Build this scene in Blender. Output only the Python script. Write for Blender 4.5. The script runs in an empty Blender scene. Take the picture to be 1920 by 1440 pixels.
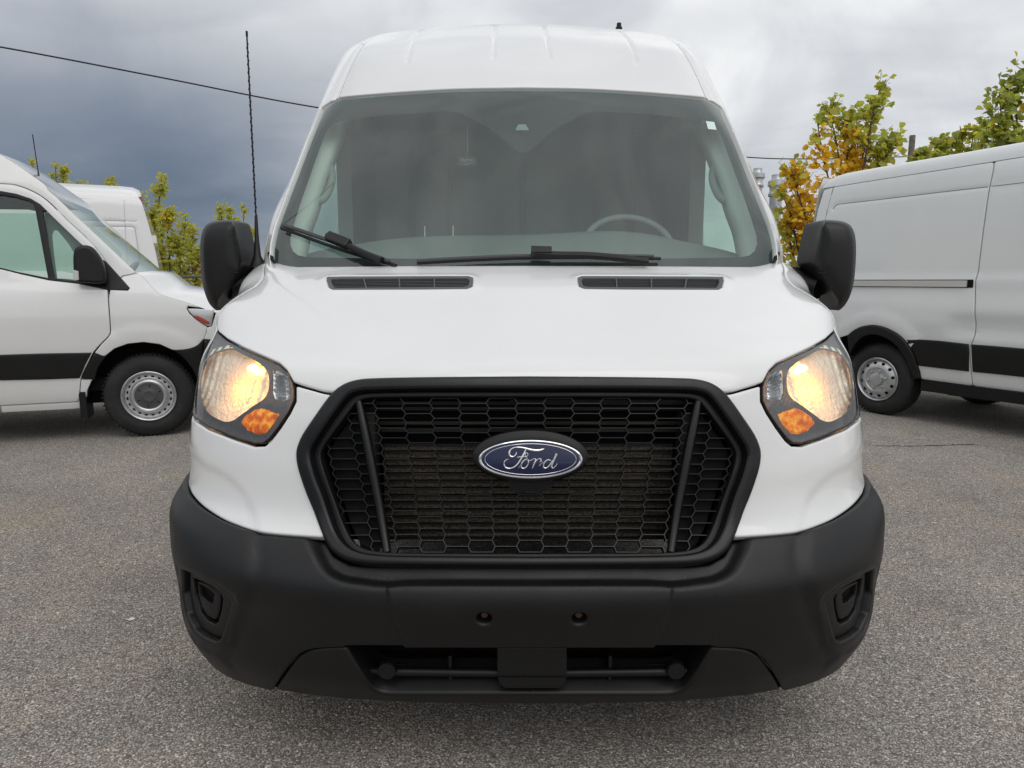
import bpy, bmesh, math, random
import numpy as np
from mathutils import Vector, Matrix
from mathutils.bvhtree import BVHTree
from mathutils.geometry import delaunay_2d_cdt
random.seed(7); np.random.seed(7)
scene = bpy.context.scene
COL = scene.collection
# ------------------------------------------------------------------ camera
F = 1300.0                       # focal length in pixels of the 1920 x 1440 photograph
TH = math.atan(193 / F)          # downward pitch
CAMP = np.array([-0.043, -1.64, 1.33])
cam_data = bpy.data.cameras.new("camera")
cam = bpy.data.objects.new("camera", cam_data); COL.objects.link(cam)
cam.location = CAMP; cam.rotation_euler = (math.pi / 2 - TH, 0, 0)
cam_data.sensor_width = 36; cam_data.lens = 36 * F / 1920
cam_data.clip_start = 0.05; cam_data.clip_end = 3000
scene.camera = cam
# ------------------------------------------------------------------ world
SUN_EL, SUN_AZ = math.radians(52), math.radians(155)     # azimuth clockwise from +y
world = bpy.data.worlds.new("World"); scene.world = world; world.use_nodes = True
nt = world.node_tree; nt.nodes.clear()
def N(t, **k):
    n = nt.nodes.new(t)
    for a, b in k.items(): setattr(n, a, b)
    return n
def L(a, b): nt.links.new(a, b)
def M(op, a, b=None, c=None):
    n = N('ShaderNodeMath', operation=op)
    for i, v in enumerate((a, b, c)):
        if v is None: continue
        if isinstance(v, (int, float)): n.inputs[i].default_value = v
        else: L(v, n.inputs[i])
    return n.outputs[0]
def SS(x, lo, hi):
    n = N('ShaderNodeMapRange', interpolation_type='SMOOTHSTEP')
    L(x, n.inputs['Value']); n.inputs['From Min'].default_value = lo; n.inputs['From Max'].default_value = hi
    return n.outputs[0]
def MIX(f, a, b):
    n = N('ShaderNodeMix', data_type='RGBA')
    if isinstance(f, (int, float)): n.inputs[0].default_value = f
    else: L(f, n.inputs[0])
    for i, v in ((6, a), (7, b)):
        if isinstance(v, tuple): n.inputs[i].default_value = (*v, 1)
        else: L(v, n.inputs[i])
    return n.outputs[2]
tc = N('ShaderNodeTexCoord'); sep = N('ShaderNodeSeparateXYZ'); L(tc.outputs['Generated'], sep.inputs[0])
sx, sy, sz = sep.outputs
zc = M('ADD', M('MAXIMUM', sz, 0.0), 0.16)
cb = N('ShaderNodeCombineXYZ'); L(M('DIVIDE', sx, zc), cb.inputs[0]); L(M('DIVIDE', sy, zc), cb.inputs[1])
def NOISE(scale, detail, rough, loc=(0, 0, 0), sc=(1, 1, 1), dist=0.0):
    mp = N('ShaderNodeMapping'); L(cb.outputs[0], mp.inputs[0]); mp.inputs['Location'].default_value = loc; mp.inputs['Scale'].default_value = sc
    n = N('ShaderNodeTexNoise'); L(mp.outputs[0], n.inputs['Vector'])
    n.inputs['Scale'].default_value = scale; n.inputs['Detail'].default_value = detail; n.inputs['Roughness'].default_value = rough
    n.inputs['Distortion'].default_value = dist
    return n.outputs['Fac']
n_big = NOISE(0.42, 4, 0.5, (3.1, 1.7, 0), (1, 1.0, 1), 0.3)
n_mid = NOISE(0.9, 5, 0.5, (8.0, 2.0, 0), (.8, 1.2, 1), 0.6)
n_fine = NOISE(1.6, 4, 0.45, (1.0, 5.0, 0), (.6, 1.3, 1), 0.6)
n_soft = NOISE(0.75, 5, 0.5, (4.0, 9.0, 0), (1, .8, 1), 0.5)
horiz = M('SQRT', M('ADD', M('ADD', M('MULTIPLY', sx, sx), M('MULTIPLY', sy, sy)), 1e-4))
az = M('DIVIDE', sx, horiz)
wob = M('MULTIPLY', M('SUBTRACT', n_big, 0.5), 0.40)
wob2 = M('MULTIPLY', M('SUBTRACT', n_mid, 0.5), 0.30)
m_az = SS(M('ADD', M('ADD', az, wob), wob2), 0.10, -0.48)
m_el = SS(M('ADD', sz, M('MULTIPLY', M('ADD', wob, wob2), 0.22)), 0.43, 0.11)
bank = M('MULTIPLY', m_az, m_el)
grey = M('MULTIPLY', SS(n_mid, 0.38, 0.68), 0.72)
n_dir_ = N('ShaderNodeTexNoise'); L(tc.outputs['Generated'], n_dir_.inputs['Vector']); n_dir_.inputs['Scale'].default_value = 3.4; n_dir_.inputs['Detail'].default_value = 6; n_dir_.inputs['Roughness'].default_value = .55; n_dir_.inputs['Distortion'].default_value = .6
n_dir = n_dir_.outputs['Fac']
C_LIGHT, C_MID, C_DARK = (8.1, 8.15, 8.15), (4.1, 4.3, 4.65), (1.02, 1.34, 1.90)
base = MIX(grey, C_LIGHT, C_MID)
base = MIX(M('MULTIPLY', SS(n_fine, 0.45, 0.70), 0.35), base, C_MID)
bank = M('MULTIPLY', bank, M('ADD', 0.84, M('MULTIPLY', SS(n_soft, 0.30, 0.66), 0.16)))
base = MIX(M('MULTIPLY', SS(n_dir, 0.42, 0.68), 0.62), base, C_MID)
base = MIX(bank, base, C_DARK)
sky = N('ShaderNodeTexSky', sky_type='NISHITA'); sky.sun_disc = False
sky.sun_elevation = SUN_EL; sky.sun_rotation = SUN_AZ
base = MIX(0.06, base, sky.outputs[0])
gain = M('ADD', 0.95, M('MULTIPLY', M('MAXIMUM', sz, 0.0), 0.22))
vm = N('ShaderNodeVectorMath', operation='SCALE'); L(base, vm.inputs[0]); L(gain, vm.inputs['Scale'])
bg = N('ShaderNodeBackground'); bg.inputs['Strength'].default_value = 0.1; L(vm.outputs[0], bg.inputs['Color'])
wo = N('ShaderNodeOutputWorld'); L(bg.outputs[0], wo.inputs[0])
# ------------------------------------------------------------------ sun behind the overcast
sd = bpy.data.lights.new("sun", 'SUN'); sd.energy = 0.55; sd.angle = math.radians(50); sd.color = (1.0, 0.97, 0.93)
sun = bpy.data.objects.new("sun", sd); COL.objects.link(sun)
dirn = Vector((math.sin(SUN_AZ) * math.cos(SUN_EL), math.cos(SUN_AZ) * math.cos(SUN_EL), math.sin(SUN_EL)))
sun.rotation_euler = dirn.to_track_quat('Z', 'Y').to_euler(); sun.location = (0, 0, 30)
scene.view_settings.view_transform = 'Standard'; scene.view_settings.look = 'None'
scene.view_settings.exposure = 0.28; scene.view_settings.gamma = 1.0; scene.view_settings.use_curve_mapping = False
scene.render.engine = 'CYCLES'
cy = scene.cycles; cy.max_bounces = 10; cy.transparent_max_bounces = 16; cy.glossy_bounces = 5; cy.diffuse_bounces = 4
cy.caustics_reflective = False; cy.caustics_refractive = False; cy.sample_clamp_indirect = 6
cy.use_denoising = True

# ================================================================== helpers
FWV = np.array([0, math.cos(TH), -math.sin(TH)]); UPV = np.array([0, math.sin(TH), math.cos(TH)])
def raydir(px, py):
    d = FWV + np.array([(px - 960) / F, 0, 0]) + UPV * (-(py - 720) / F)
    return d
def K(px, py, y):
    """world point at depth y that the photograph shows at (px, py)"""
    d = raydir(px, py); return CAMP + d * ((y - CAMP[1]) / d[1])
def Kplane(px, py, p0, n):
    d = raydir(px, py); t = np.dot(np.asarray(p0) - CAMP, n) / np.dot(d, n); return CAMP + d * t
def proj(p):
    d = np.asarray(p) - CAMP; z = d @ FWV
    return 960 + F * d[0] / z, 720 - F * (d @ UPV) / z
MATS = {}
def mat(name, col, rough=0.5, metal=0.0, spec=0.5, coat=0.0, bump=None, var=None, emit=None, rvar=None, trans=None):
    if name in MATS: return MATS[name]
    m = bpy.data.materials.new(name); m.use_nodes = True; t = m.node_tree
    b = t.nodes['Principled BSDF']
    b.inputs['Base Color'].default_value = (*col, 1); b.inputs['Roughness'].default_value = rough
    b.inputs['Metallic'].default_value = metal; b.inputs['Specular IOR Level'].default_value = spec
    b.inputs['Coat Weight'].default_value = coat; b.inputs['Coat Roughness'].default_value = 0.05
    co = t.nodes.new('ShaderNodeTexCoord')
    def noise(scale, det=4, ro=.55):
        n = t.nodes.new('ShaderNodeTexNoise'); n.inputs['Scale'].default_value = scale; n.inputs['Detail'].default_value = det
        n.inputs['Roughness'].default_value = ro; t.links.new(co.outputs['Object'], n.inputs['Vector']); return n
    if var:                                # (scale, second colour, lo, hi)
        n = noise(var[0]); r = t.nodes.new('ShaderNodeMapRange'); r.inputs['From Min'].default_value = var[2]; r.inputs['From Max'].default_value = var[3]
        t.links.new(n.outputs['Fac'], r.inputs['Value'])
        x = t.nodes.new('ShaderNodeMix'); x.data_type = 'RGBA'; x.inputs[6].default_value = (*col, 1); x.inputs[7].default_value = (*var[1], 1)
        t.links.new(r.outputs[0], x.inputs[0]); t.links.new(x.outputs[2], b.inputs['Base Color'])
    if rvar:
        n = noise(rvar[0]); r = t.nodes.new('ShaderNodeMapRange'); r.inputs['To Min'].default_value = rvar[1]; r.inputs['To Max'].default_value = rvar[2]
        r.inputs['From Min'].default_value = .3; r.inputs['From Max'].default_value = .7
        t.links.new(n.outputs['Fac'], r.inputs['Value']); t.links.new(r.outputs[0], b.inputs['Roughness'])
    if bump:                               # (scale, strength, distance)
        n = noise(bump[0], 3); bp = t.nodes.new('ShaderNodeBump'); bp.inputs['Strength'].default_value = bump[1]; bp.inputs['Distance'].default_value = bump[2]
        t.links.new(n.outputs['Fac'], bp.inputs['Height']); t.links.new(bp.outputs[0], b.inputs['Normal'])
    if emit:
        b.inputs['Emission Color'].default_value = (*emit[0], 1); b.inputs['Emission Strength'].default_value = emit[1]
    if trans is not None: b.inputs['Transmission Weight'].default_value = trans
    MATS[name] = m; return m
def glassmat(name, tint, f0=.08, rough=0.0, dirt_or_haze=0.0):
    """thin pane: tinted clear layer under a mirror-like coat"""
    m = bpy.data.materials.new(name); m.use_nodes = True; t = m.node_tree; t.nodes.clear()
    o = t.nodes.new('ShaderNodeOutputMaterial'); tr = t.nodes.new('ShaderNodeBsdfTransparent'); gl = t.nodes.new('ShaderNodeBsdfGlossy')
    mx = t.nodes.new('ShaderNodeMixShader'); lw = t.nodes.new('ShaderNodeLayerWeight'); lw.inputs['Blend'].default_value = .5
    pw_ = t.nodes.new('ShaderNodeMath'); pw_.operation = 'POWER'; t.links.new(lw.outputs['Facing'], pw_.inputs[0]); pw_.inputs[1].default_value = 5
    fr = t.nodes.new('ShaderNodeMath'); fr.operation = 'MULTIPLY_ADD'; t.links.new(pw_.outputs[0], fr.inputs[0]); fr.inputs[1].default_value = 1 - f0; fr.inputs[2].default_value = f0
    tr.inputs['Color'].default_value = (*tint, 1); gl.inputs['Roughness'].default_value = rough
    t.links.new(fr.outputs[0], mx.inputs[0]); t.links.new(tr.outputs[0], mx.inputs[1]); t.links.new(gl.outputs[0], mx.inputs[2])
    last = mx.outputs[0]
    if dirt_or_haze:
        df = t.nodes.new('ShaderNodeBsdfDiffuse'); df.inputs['Color'].default_value = (.46, .56, .53, 1)  # dirt film, raised and greened to paint a milky haze over the pane
        co = t.nodes.new('ShaderNodeTexCoord'); n = t.nodes.new('ShaderNodeTexNoise'); n.inputs['Scale'].default_value = 3.5; n.inputs['Detail'].default_value = 5
        t.links.new(co.outputs['Object'], n.inputs['Vector'])
        r = t.nodes.new('ShaderNodeMapRange'); r.inputs['From Min'].default_value = .3; r.inputs['From Max'].default_value = .75
        r.inputs['To Min'].default_value = dirt_or_haze * .45; r.inputs['To Max'].default_value = dirt_or_haze * 1.2
        t.links.new(n.outputs['Fac'], r.inputs['Value'])
        m2 = t.nodes.new('ShaderNodeMixShader'); t.links.new(r.outputs[0], m2.inputs[0]); t.links.new(last, m2.inputs[1]); t.links.new(df.outputs[0], m2.inputs[2]); last = m2.outputs[0]
    t.links.new(last, o.inputs[0]); MATS[name] = m; return m
def link(name, me, parent=None, m=None, sharp=38, smooth=True):
    o = bpy.data.objects.new(name, me); COL.objects.link(o)
    if m is not None: me.materials.append(m)
    if smooth and len(me.polygons):
        me.polygons.foreach_set('use_smooth', [True] * len(me.polygons)); me.set_sharp_from_angle(angle=math.radians(sharp))
    if parent is not None:
        o.parent = parent
        o.matrix_parent_inverse = chain_matrix(parent).inverted()
    return o
def chain_matrix(o):
    m = o.matrix_basis.copy()
    if o.parent is not None: m = chain_matrix(o.parent) @ o.matrix_parent_inverse @ m
    return m
def mesh_of(V, Fc):
    me = bpy.data.meshes.new("mesh"); me.from_pydata([tuple(float(c) for c in v) for v in V], [], [tuple(int(i) for i in f) for f in Fc]); me.update(); return me
def thing(name, label, cat, loc=(0, 0, 0), group=None):
    o = bpy.data.objects.new(name, None); COL.objects.link(o); o.location = loc; o.empty_display_size = .2
    o['label'] = label; o['category'] = cat
    if group: o['group'] = group
    return o
def tag(o, label, cat, group=None):
    o['label'] = label; o['category'] = cat
    if group: o['group'] = group
    return o
class MB:
    """collects shapes into one mesh"""
    def __init__(s): s.v = []; s.f = []
    def add(s, V, Fc):
        k = len(s.v); s.v += [tuple(map(float, p)) for p in V]; s.f += [tuple(k + i for i in f) for f in Fc]; return s
    def box(s, c, h, R=None):
        c = np.asarray(c, float); R = np.eye(3) if R is None else R
        V = [c + R @ np.array([sx * h[0], sy * h[1], sz * h[2]]) for sx in (-1, 1) for sy in (-1, 1) for sz in (-1, 1)]
        return s.add(V, [(0, 1, 3, 2), (4, 6, 7, 5), (0, 4, 5, 1), (2, 3, 7, 6), (0, 2, 6, 4), (1, 5, 7, 3)])
    def tube(s, pts, r, n=8, cap=True):
        pts = [np.asarray(p, float) for p in pts]; rs = r if hasattr(r, '__len__') else [r] * len(pts)
        rings = []; up = None
        for i, p in enumerate(pts):
            t = pts[min(i + 1, len(pts) - 1)] - pts[max(i - 1, 0)]; t = t / (np.linalg.norm(t) + 1e-12)
            if up is None:
                up = np.array([0, 0, 1.0]) if abs(t[2]) < .9 else np.array([1.0, 0, 0])
            a = np.cross(t, up); a /= np.linalg.norm(a) + 1e-12; b = np.cross(a, t); up = b
            rings.append([p + rs[i] * (a * math.cos(2 * math.pi * k / n) + b * math.sin(2 * math.pi * k / n)) for k in range(n)])
        V = [q for g in rings for q in g]; Fc = []
        for i in range(len(rings) - 1):
            for k in range(n):
                Fc.append((i * n + k, i * n + (k + 1) % n, (i + 1) * n + (k + 1) % n, (i + 1) * n + k))
        if cap: Fc += [tuple(range(n - 1, -1, -1)), tuple((len(rings) - 1) * n + k for k in range(n))]
        return s.add(V, Fc)
    def lathe(s, c, axis, prof, n=32, close=False):
        """prof: list of (distance along the axis, radius)"""
        c = np.asarray(c, float); w = np.asarray(axis, float); w /= np.linalg.norm(w)
        a = np.cross(w, [0, 0, 1.0]); a = np.array([1.0, 0, 0]) if np.linalg.norm(a) < 1e-3 else a / np.linalg.norm(a); b = np.cross(w, a)
        V = [c + w * h + r * (a * math.cos(2 * math.pi * k / n) + b * math.sin(2 * math.pi * k / n)) for h, r in prof for k in range(n)]
        Fc = [(i * n + k, i * n + (k + 1) % n, (i + 1) * n + (k + 1) % n, (i + 1) * n + k) for i in range(len(prof) - 1) for k in range(n)]
        if prof[0][1] > 1e-4 and close: Fc.append(tuple(range(n - 1, -1, -1)))
        if prof[-1][1] > 1e-4 and close: Fc.append(tuple((len(prof) - 1) * n + k for k in range(n)))
        return s.add(V, Fc)
    def build(s, name, m, parent=None, sharp=38, smooth=True):
        me = mesh_of(s.v, s.f); bm = bmesh.new(); bm.from_mesh(me); bmesh.ops.recalc_face_normals(bm, faces=bm.faces); bm.to_mesh(me); bm.free()
        return link(name, me, parent, m, sharp, smooth)
# ---- polylines
def arr(p): return np.asarray(p, float)
def densify(p, step, closed=False):
    p = arr(p); q = []
    n = len(p); rng = n if closed else n - 1
    for i in range(rng):
        a, b = p[i], p[(i + 1) % n]; k = max(1, int(math.ceil(np.linalg.norm(b - a) / step)))
        q += [a + (b - a) * j / k for j in range(k)]
    if not closed: q.append(p[-1])
    return np.array(q)
def spline(p, k=6, closed=False):
    """Catmull-Rom (centripetal-like) through p"""
    p = arr(p); n = len(p); out = []
    rng = n if closed else n - 1
    for i in range(rng):
        if closed: a, b, c, d = p[(i - 1) % n], p[i], p[(i + 1) % n], p[(i + 2) % n]
        else: a, b, c, d = p[max(i - 1, 0)], p[i], p[i + 1], p[min(i + 2, n - 1)]
        lb = np.linalg.norm(c - b) + 1e-9
        m1 = (c - a) / (np.linalg.norm(c - b) + np.linalg.norm(b - a) + 1e-9) * lb
        m2 = (d - b) / (np.linalg.norm(d - c) + np.linalg.norm(c - b) + 1e-9) * lb
        for j in range(k):
            t = j / k
            out.append((2 * t**3 - 3 * t**2 + 1) * b + (t**3 - 2 * t**2 + t) * m1 + (-2 * t**3 + 3 * t**2) * c + (t**3 - t**2) * m2)
    if not closed: out.append(p[-1])
    return np.array(out)
def inside(P, poly):
    P = arr(P); poly = arr(poly); x, y = P[:, 0], P[:, 1]; r = np.zeros(len(P), bool)
    j = len(poly) - 1
    for i in range(len(poly)):
        xi, yi = poly[i]; xj, yj = poly[j]
        c = ((yi > y) != (yj > y)) & (x < (xj - xi) * (y - yi) / (yj - yi + 1e-15) + xi)
        r ^= c; j = i
    return r
def dist_poly(P, poly, closed=True):
    P = np.asarray(P, np.float32); poly = np.asarray(poly, np.float32)
    A = poly if closed else poly[:-1]; D = (np.roll(poly, -1, 0) if closed else poly[1:]) - (poly if closed else poly[:-1])
    Ld = (D * D).sum(1) + 1e-12; best = np.full(len(P), 1e9, np.float32); px_, py_ = P[:, 0][:, None], P[:, 1][:, None]
    for k in range(0, len(A), 24):
        a, d, l = A[k:k + 24], D[k:k + 24], Ld[k:k + 24]
        qx, qy = px_ - a[:, 0], py_ - a[:, 1]
        t = np.clip((qx * d[:, 0] + qy * d[:, 1]) / l, 0, 1)
        best = np.minimum(best, ((qx - t * d[:, 0])**2 + (qy - t * d[:, 1])**2).min(1))
    return np.sqrt(best).astype(float)
def sstep(x): x = np.clip(x, 0, 1); return x * x * (3 - 2 * x)
def sdist(P, poly): d = dist_poly(P, poly); return np.where(inside(P, poly), d, -d)
# ---- parametrised surface
class Surf:
    def __init__(s, G, us, vs, outward):
        """G[nv][nu][3], us, vs: coordinates of its columns and rows (about metres)"""
        s.G, s.us, s.vs = G, arr(us), arr(vs); nv, nu = G.shape[:2]
        s.verts = [Vector(p) for p in G.reshape(-1, 3)]
        s.bvh = BVHTree.FromPolygons(s.verts, [(j * nu + i, j * nu + i + 1, (j + 1) * nu + i + 1, (j + 1) * nu + i) for j in range(nv - 1) for i in range(nu - 1)])
        s.nu, s.nv = nu, nv; s.sign = 1.0
        u0, v0 = us[nu // 2], vs[nv // 2]
        if s.normal(np.array([[u0, v0]]))[0] @ arr(outward) < 0: s.sign = -1.0
    def ev(s, uv):
        uv = arr(uv)
        fi = np.clip(np.interp(uv[:, 0], s.us, np.arange(s.nu)), 0, s.nu - 1 - 1e-6); fj = np.clip(np.interp(uv[:, 1], s.vs, np.arange(s.nv)), 0, s.nv - 1 - 1e-6)
        i = fi.astype(int); j = fj.astype(int); a = fi - i; b = fj - j
        def w(t): return [((-t + 2) * t - 1) * t / 2, (((3 * t - 5) * t) * t + 2) / 2, ((-3 * t + 4) * t + 1) * t / 2, (t - 1) * t * t / 2]
        wa, wb = w(a), w(b); out = np.zeros((len(uv), 3))
        for q in range(4):
            jj = np.clip(j + q - 1, 0, s.nv - 1)
            for p in range(4):
                ii = np.clip(i + p - 1, 0, s.nu - 1)
                out += (wa[p] * wb[q])[:, None] * s.G[jj, ii]
        return out
    def normal(s, uv):
        uv = arr(uv); e = 2e-3
        du = s.ev(uv + [e, 0]) - s.ev(uv - [e, 0]); dv = s.ev(uv + [0, e]) - s.ev(uv - [0, e])
        n = np.cross(du, dv); return s.sign * n / (np.linalg.norm(n, axis=1)[:, None] + 1e-12)
    def refine(s, uv, P):
        for _ in range(5):
            e = 1e-3; p = s.ev(uv); du = (s.ev(uv + [e, 0]) - p) / e; dv = (s.ev(uv + [0, e]) - p) / e; r = P - p
            a, b, c = (du * du).sum(1), (du * dv).sum(1), (dv * dv).sum(1); f, g = (du * r).sum(1), (dv * r).sum(1); D = a * c - b * b + 1e-12
            uv = uv + np.stack([(c * f - b * g) / D, (a * g - b * f) / D], 1)
        return uv
    def cast_many(s, rays):
        """rays: list of (origin, direction); rows that miss are dropped"""
        P, uv = [], []
        for o, d in rays:
            h = s.bvh.ray_cast(Vector(o), Vector(d).normalized())
            if h[0] is None: continue
            j, i = divmod(h[2], s.nu - 1); P.append(tuple(h[0])); uv.append(((s.us[i] + s.us[i + 1]) / 2, (s.vs[j] + s.vs[j + 1]) / 2))
        if not P: return np.zeros((0, 2))
        return s.refine(np.array(uv), np.array(P))
    def cast(s, o, d):
        r = s.cast_many([(o, d)]); return r[0] if len(r) else None
    def px(s, pts, step=5, smooth=False, closed=False):
        pts = arr(pts)
        q = spline(pts, 5, closed) if smooth else pts
        return s.cast_many([(CAMP, raydir(*p)) for p in densify(q, step, closed)])
def mirror_loop(half):
    """half outline from the centre line round to the centre line, u <= 0"""
    half = arr(half).copy(); half[0, 0] = 0; half[-1, 0] = 0
    m = half[::-1][1:-1] * [-1, 1]
    return np.vstack([half, m])
def resample(loop, ds):
    loop = arr(loop); keep = [loop[0]]
    for p in loop[1:]:
        if np.linalg.norm(p - keep[-1]) > 1e-4: keep.append(p)
    if np.linalg.norm(keep[0] - keep[-1]) < 1e-4: keep.pop()
    return densify(np.array(keep), ds, True)
def inset_pts(loop, d):
    """points at distance d from the loop on both sides"""
    t = np.roll(loop, -1, 0) - np.roll(loop, 1, 0); t /= np.linalg.norm(t, axis=1)[:, None] + 1e-12
    n = np.stack([-t[:, 1], t[:, 0]], 1); return np.vstack([loop + n * d, loop - n * d])
def region(S, name, loops, m, parent=None, sp=0.02, ds=0.012, off=0.0, r=0.0, thick=0.012, feat=None, sharp=38, mirror=False, extra=None, axis=None):
    """cut a panel out of surface S. loops[0] outline, the others holes, in uv; r rounds its edge; feat(uv)->height"""
    loops = [resample(l, ds) for l in loops]
    if mirror:
        loops = [l * [-1, 1] for l in loops]
        if extra is not None: extra = arr(extra) * [-1, 1]
    b = np.vstack(loops); mn, mx = loops[0].min(0), loops[0].max(0)
    cand = []
    xs = np.arange(mn[0], mx[0], sp)
    for k, yv in enumerate(np.arange(mn[1], mx[1], sp * .87)):
        cand.append(np.stack([xs + (sp / 2 if k % 2 else 0), np.full(len(xs), yv)], 1))
    cand = np.vstack(cand)
    def ok(P, lim):
        if len(P) == 0: return P
        q = inside(P, loops[0])
        for h in loops[1:]: q &= ~inside(P, h)
        P = P[q]
        d = np.full(len(P), 1e9)
        for l in loops: d = np.minimum(d, dist_poly(P, l))
        return P[d >= lim]
    pts = [b]
    grid = ok(cand, max(sp * .55, r * 1.25))
    pts.append(grid)
    if r > 0:
        for fr in (.12, .38, .68, 1.0):
            for l in loops: pts.append(ok(inset_pts(l, r * fr), r * fr * .93))
    if extra is not None: pts.append(ok(arr(extra), sp * .3))
    allp = np.vstack([p for p in pts if len(p)])
    edges = []; k = 0
    for l in loops:
        n = len(l); edges += [(k + i, k + (i + 1) % n) for i in range(n)]; k += n
    V2, E2, F2, ov, oe, of = delaunay_2d_cdt([Vector(p) for p in allp], edges, [], 0, 1e-6)
    V2 = np.array([tuple(v) for v in V2]); F2 = np.array([f for f in F2 if len(f) == 3])
    c = V2[F2].mean(1); q = inside(c, loops[0])
    for h in loops[1:]: q &= ~inside(c, h)
    F2 = F2[q]
    used = np.unique(F2); remap = -np.ones(len(V2), int); remap[used] = np.arange(len(used)); V2 = V2[used]; F2 = remap[F2]
    P = S.ev(V2); Nn = S.normal(V2)
    d = np.full(len(V2), 1e9)
    for l in loops: d = np.minimum(d, dist_poly(V2, l))
    h = np.full(len(V2), off)
    if r > 0: h = h - np.where(d < r, r - np.sqrt(np.maximum(0, r * r - (r - np.minimum(d, r))**2)), 0)
    if feat is not None: h = h + feat(V2)
    P3 = P + (Nn if axis is None else arr(axis)[None]) * h[:, None]
    fn = np.cross(P[F2[:, 1]] - P[F2[:, 0]], P[F2[:, 2]] - P[F2[:, 0]])
    flip = (fn * Nn[F2[:, 0]]).sum(1) < 0; F2[flip] = F2[flip][:, ::-1]
    faces = [tuple(f) for f in F2]; verts = list(P3)
    if thick > 0:
        cnt = {}
        for f in faces:
            for i in range(3):
                e = (f[i], f[(i + 1) % 3]); cnt[e] = cnt.get(e, 0) + 1
        bd = [e for e in cnt if (e[1], e[0]) not in cnt]; mp = {}
        for e in bd:
            for i in e:
                if i not in mp: mp[i] = len(verts); verts.append(P3[i] - Nn[i] * thick)
        faces += [(e[1], e[0], mp[e[0]], mp[e[1]]) for e in bd]
    return link(name, mesh_of(verts, faces), parent, m, sharp)
def both(S, name, loops, m, parent=None, **k):
    a = region(S, name, loops, m, parent, **k); b = region(S, name, loops, m, parent, mirror=True, **k); return a, b
def surface_line(S, uv, r, m, parent, name='seam_or_shade_line', off=0.0, mirror=False):
    uv = densify(arr(uv), .02) * ([-1, 1] if mirror else [1, 1]); P = S.ev(uv) + S.normal(uv) * off
    return MB().tube(P, r, 5).build(name, m, parent)
def seat(S, px, py, off=0.0):
    uv = S.cast(CAMP, raydir(px, py))[None]; return S.ev(uv)[0] + S.normal(uv)[0] * off, S.normal(uv)[0]
def cr_rows(ctrl, us_c, vs_c, us, vs):
    """bicubic interpolation of a control net ctrl[rows][cols][3] with given row / column coordinates"""
    def herm(xc, Y, x):
        xc = arr(xc); n = len(xc); sl = np.diff(Y, axis=0) / np.diff(xc)[:, None]; m = np.zeros_like(Y)
        m[0], m[-1] = sl[0], sl[-1]
        h = np.diff(xc)
        for i in range(1, n - 1): m[i] = (sl[i - 1] * h[i] + sl[i] * h[i - 1]) / (h[i] + h[i - 1])
        k = np.clip(np.searchsorted(xc, x, side='right') - 1, 0, n - 2); hh = h[k]; t = (x - xc[k]) / hh; t = t[:, None]; hh = hh[:, None]
        return (2 * t**3 - 3 * t**2 + 1) * Y[k] + (t**3 - 2 * t**2 + t) * hh * m[k] + (-2 * t**3 + 3 * t**2) * Y[k + 1] + (t**3 - t**2) * hh * m[k + 1]
    R = np.stack([herm(us_c, arr(r), us) for r in ctrl])          # rows x nu x 3
    return np.stack([herm(vs_c, R[:, i, :], vs) for i in range(len(us))], 1)
# ------------------------------------------------------------------ materials
def paint(name, col=(.80, .805, .80), dirt_or_haze=(.70, .69, .66)):
    return mat(name, col, .22, coat=.9, var=(.9, dirt_or_haze, .45, 1.1), rvar=(1.2, .16, .26))
WHITE = paint('white_paint', (.82, .82, .81))
SEAM_SHADE = mat('seam_and_crease_shade', (.16, .16, .16), .7)
WHITE2 = paint('white_paint_greyer', (.74, .755, .75), (.62, .63, .62))  # greyer white for the van on the right
BUMP = mat('textured_black_plastic', (.0045, .0045, .0048), .42, spec=.44, bump=(900, .2, .001), var=(5, (.008, .008, .0085), .4, .8), rvar=(6, .38, .48))
BLACK = mat('black_plastic', (.007, .007, .008), .46, spec=.34, rvar=(9, .36, .5))
GLOSSB = mat('satin_black_plastic', (.006, .006, .0065), .30, spec=.42, rvar=(12, .22, .36))
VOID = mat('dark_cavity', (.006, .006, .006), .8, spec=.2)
GREYP = mat('grey_plastic', (.085, .088, .09), .5, var=(8, (.11, .11, .112), .4, .8))
CHROME = mat('chrome', (.80, .81, .83), .09, metal=1)
STEEL = mat('wheel_steel', (.60, .61, .62), .34, metal=.75, var=(14, (.45, .45, .45), .45, .8))
RUBBER = mat('tyre_rubber', (.022, .022, .022), .72, spec=.35, var=(10, (.04, .038, .036), .45, .85))
GLASS = glassmat('windscreen_glass', (.80, .94, .875), .105, 0.0, .055)
CLEAR = glassmat('lamp_lens', (.95, .96, .96), .05, .01, .015)
SIDEGLASS = glassmat('side_window_glass', (.66, .84, .76), .08, 0.0, .03)
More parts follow.
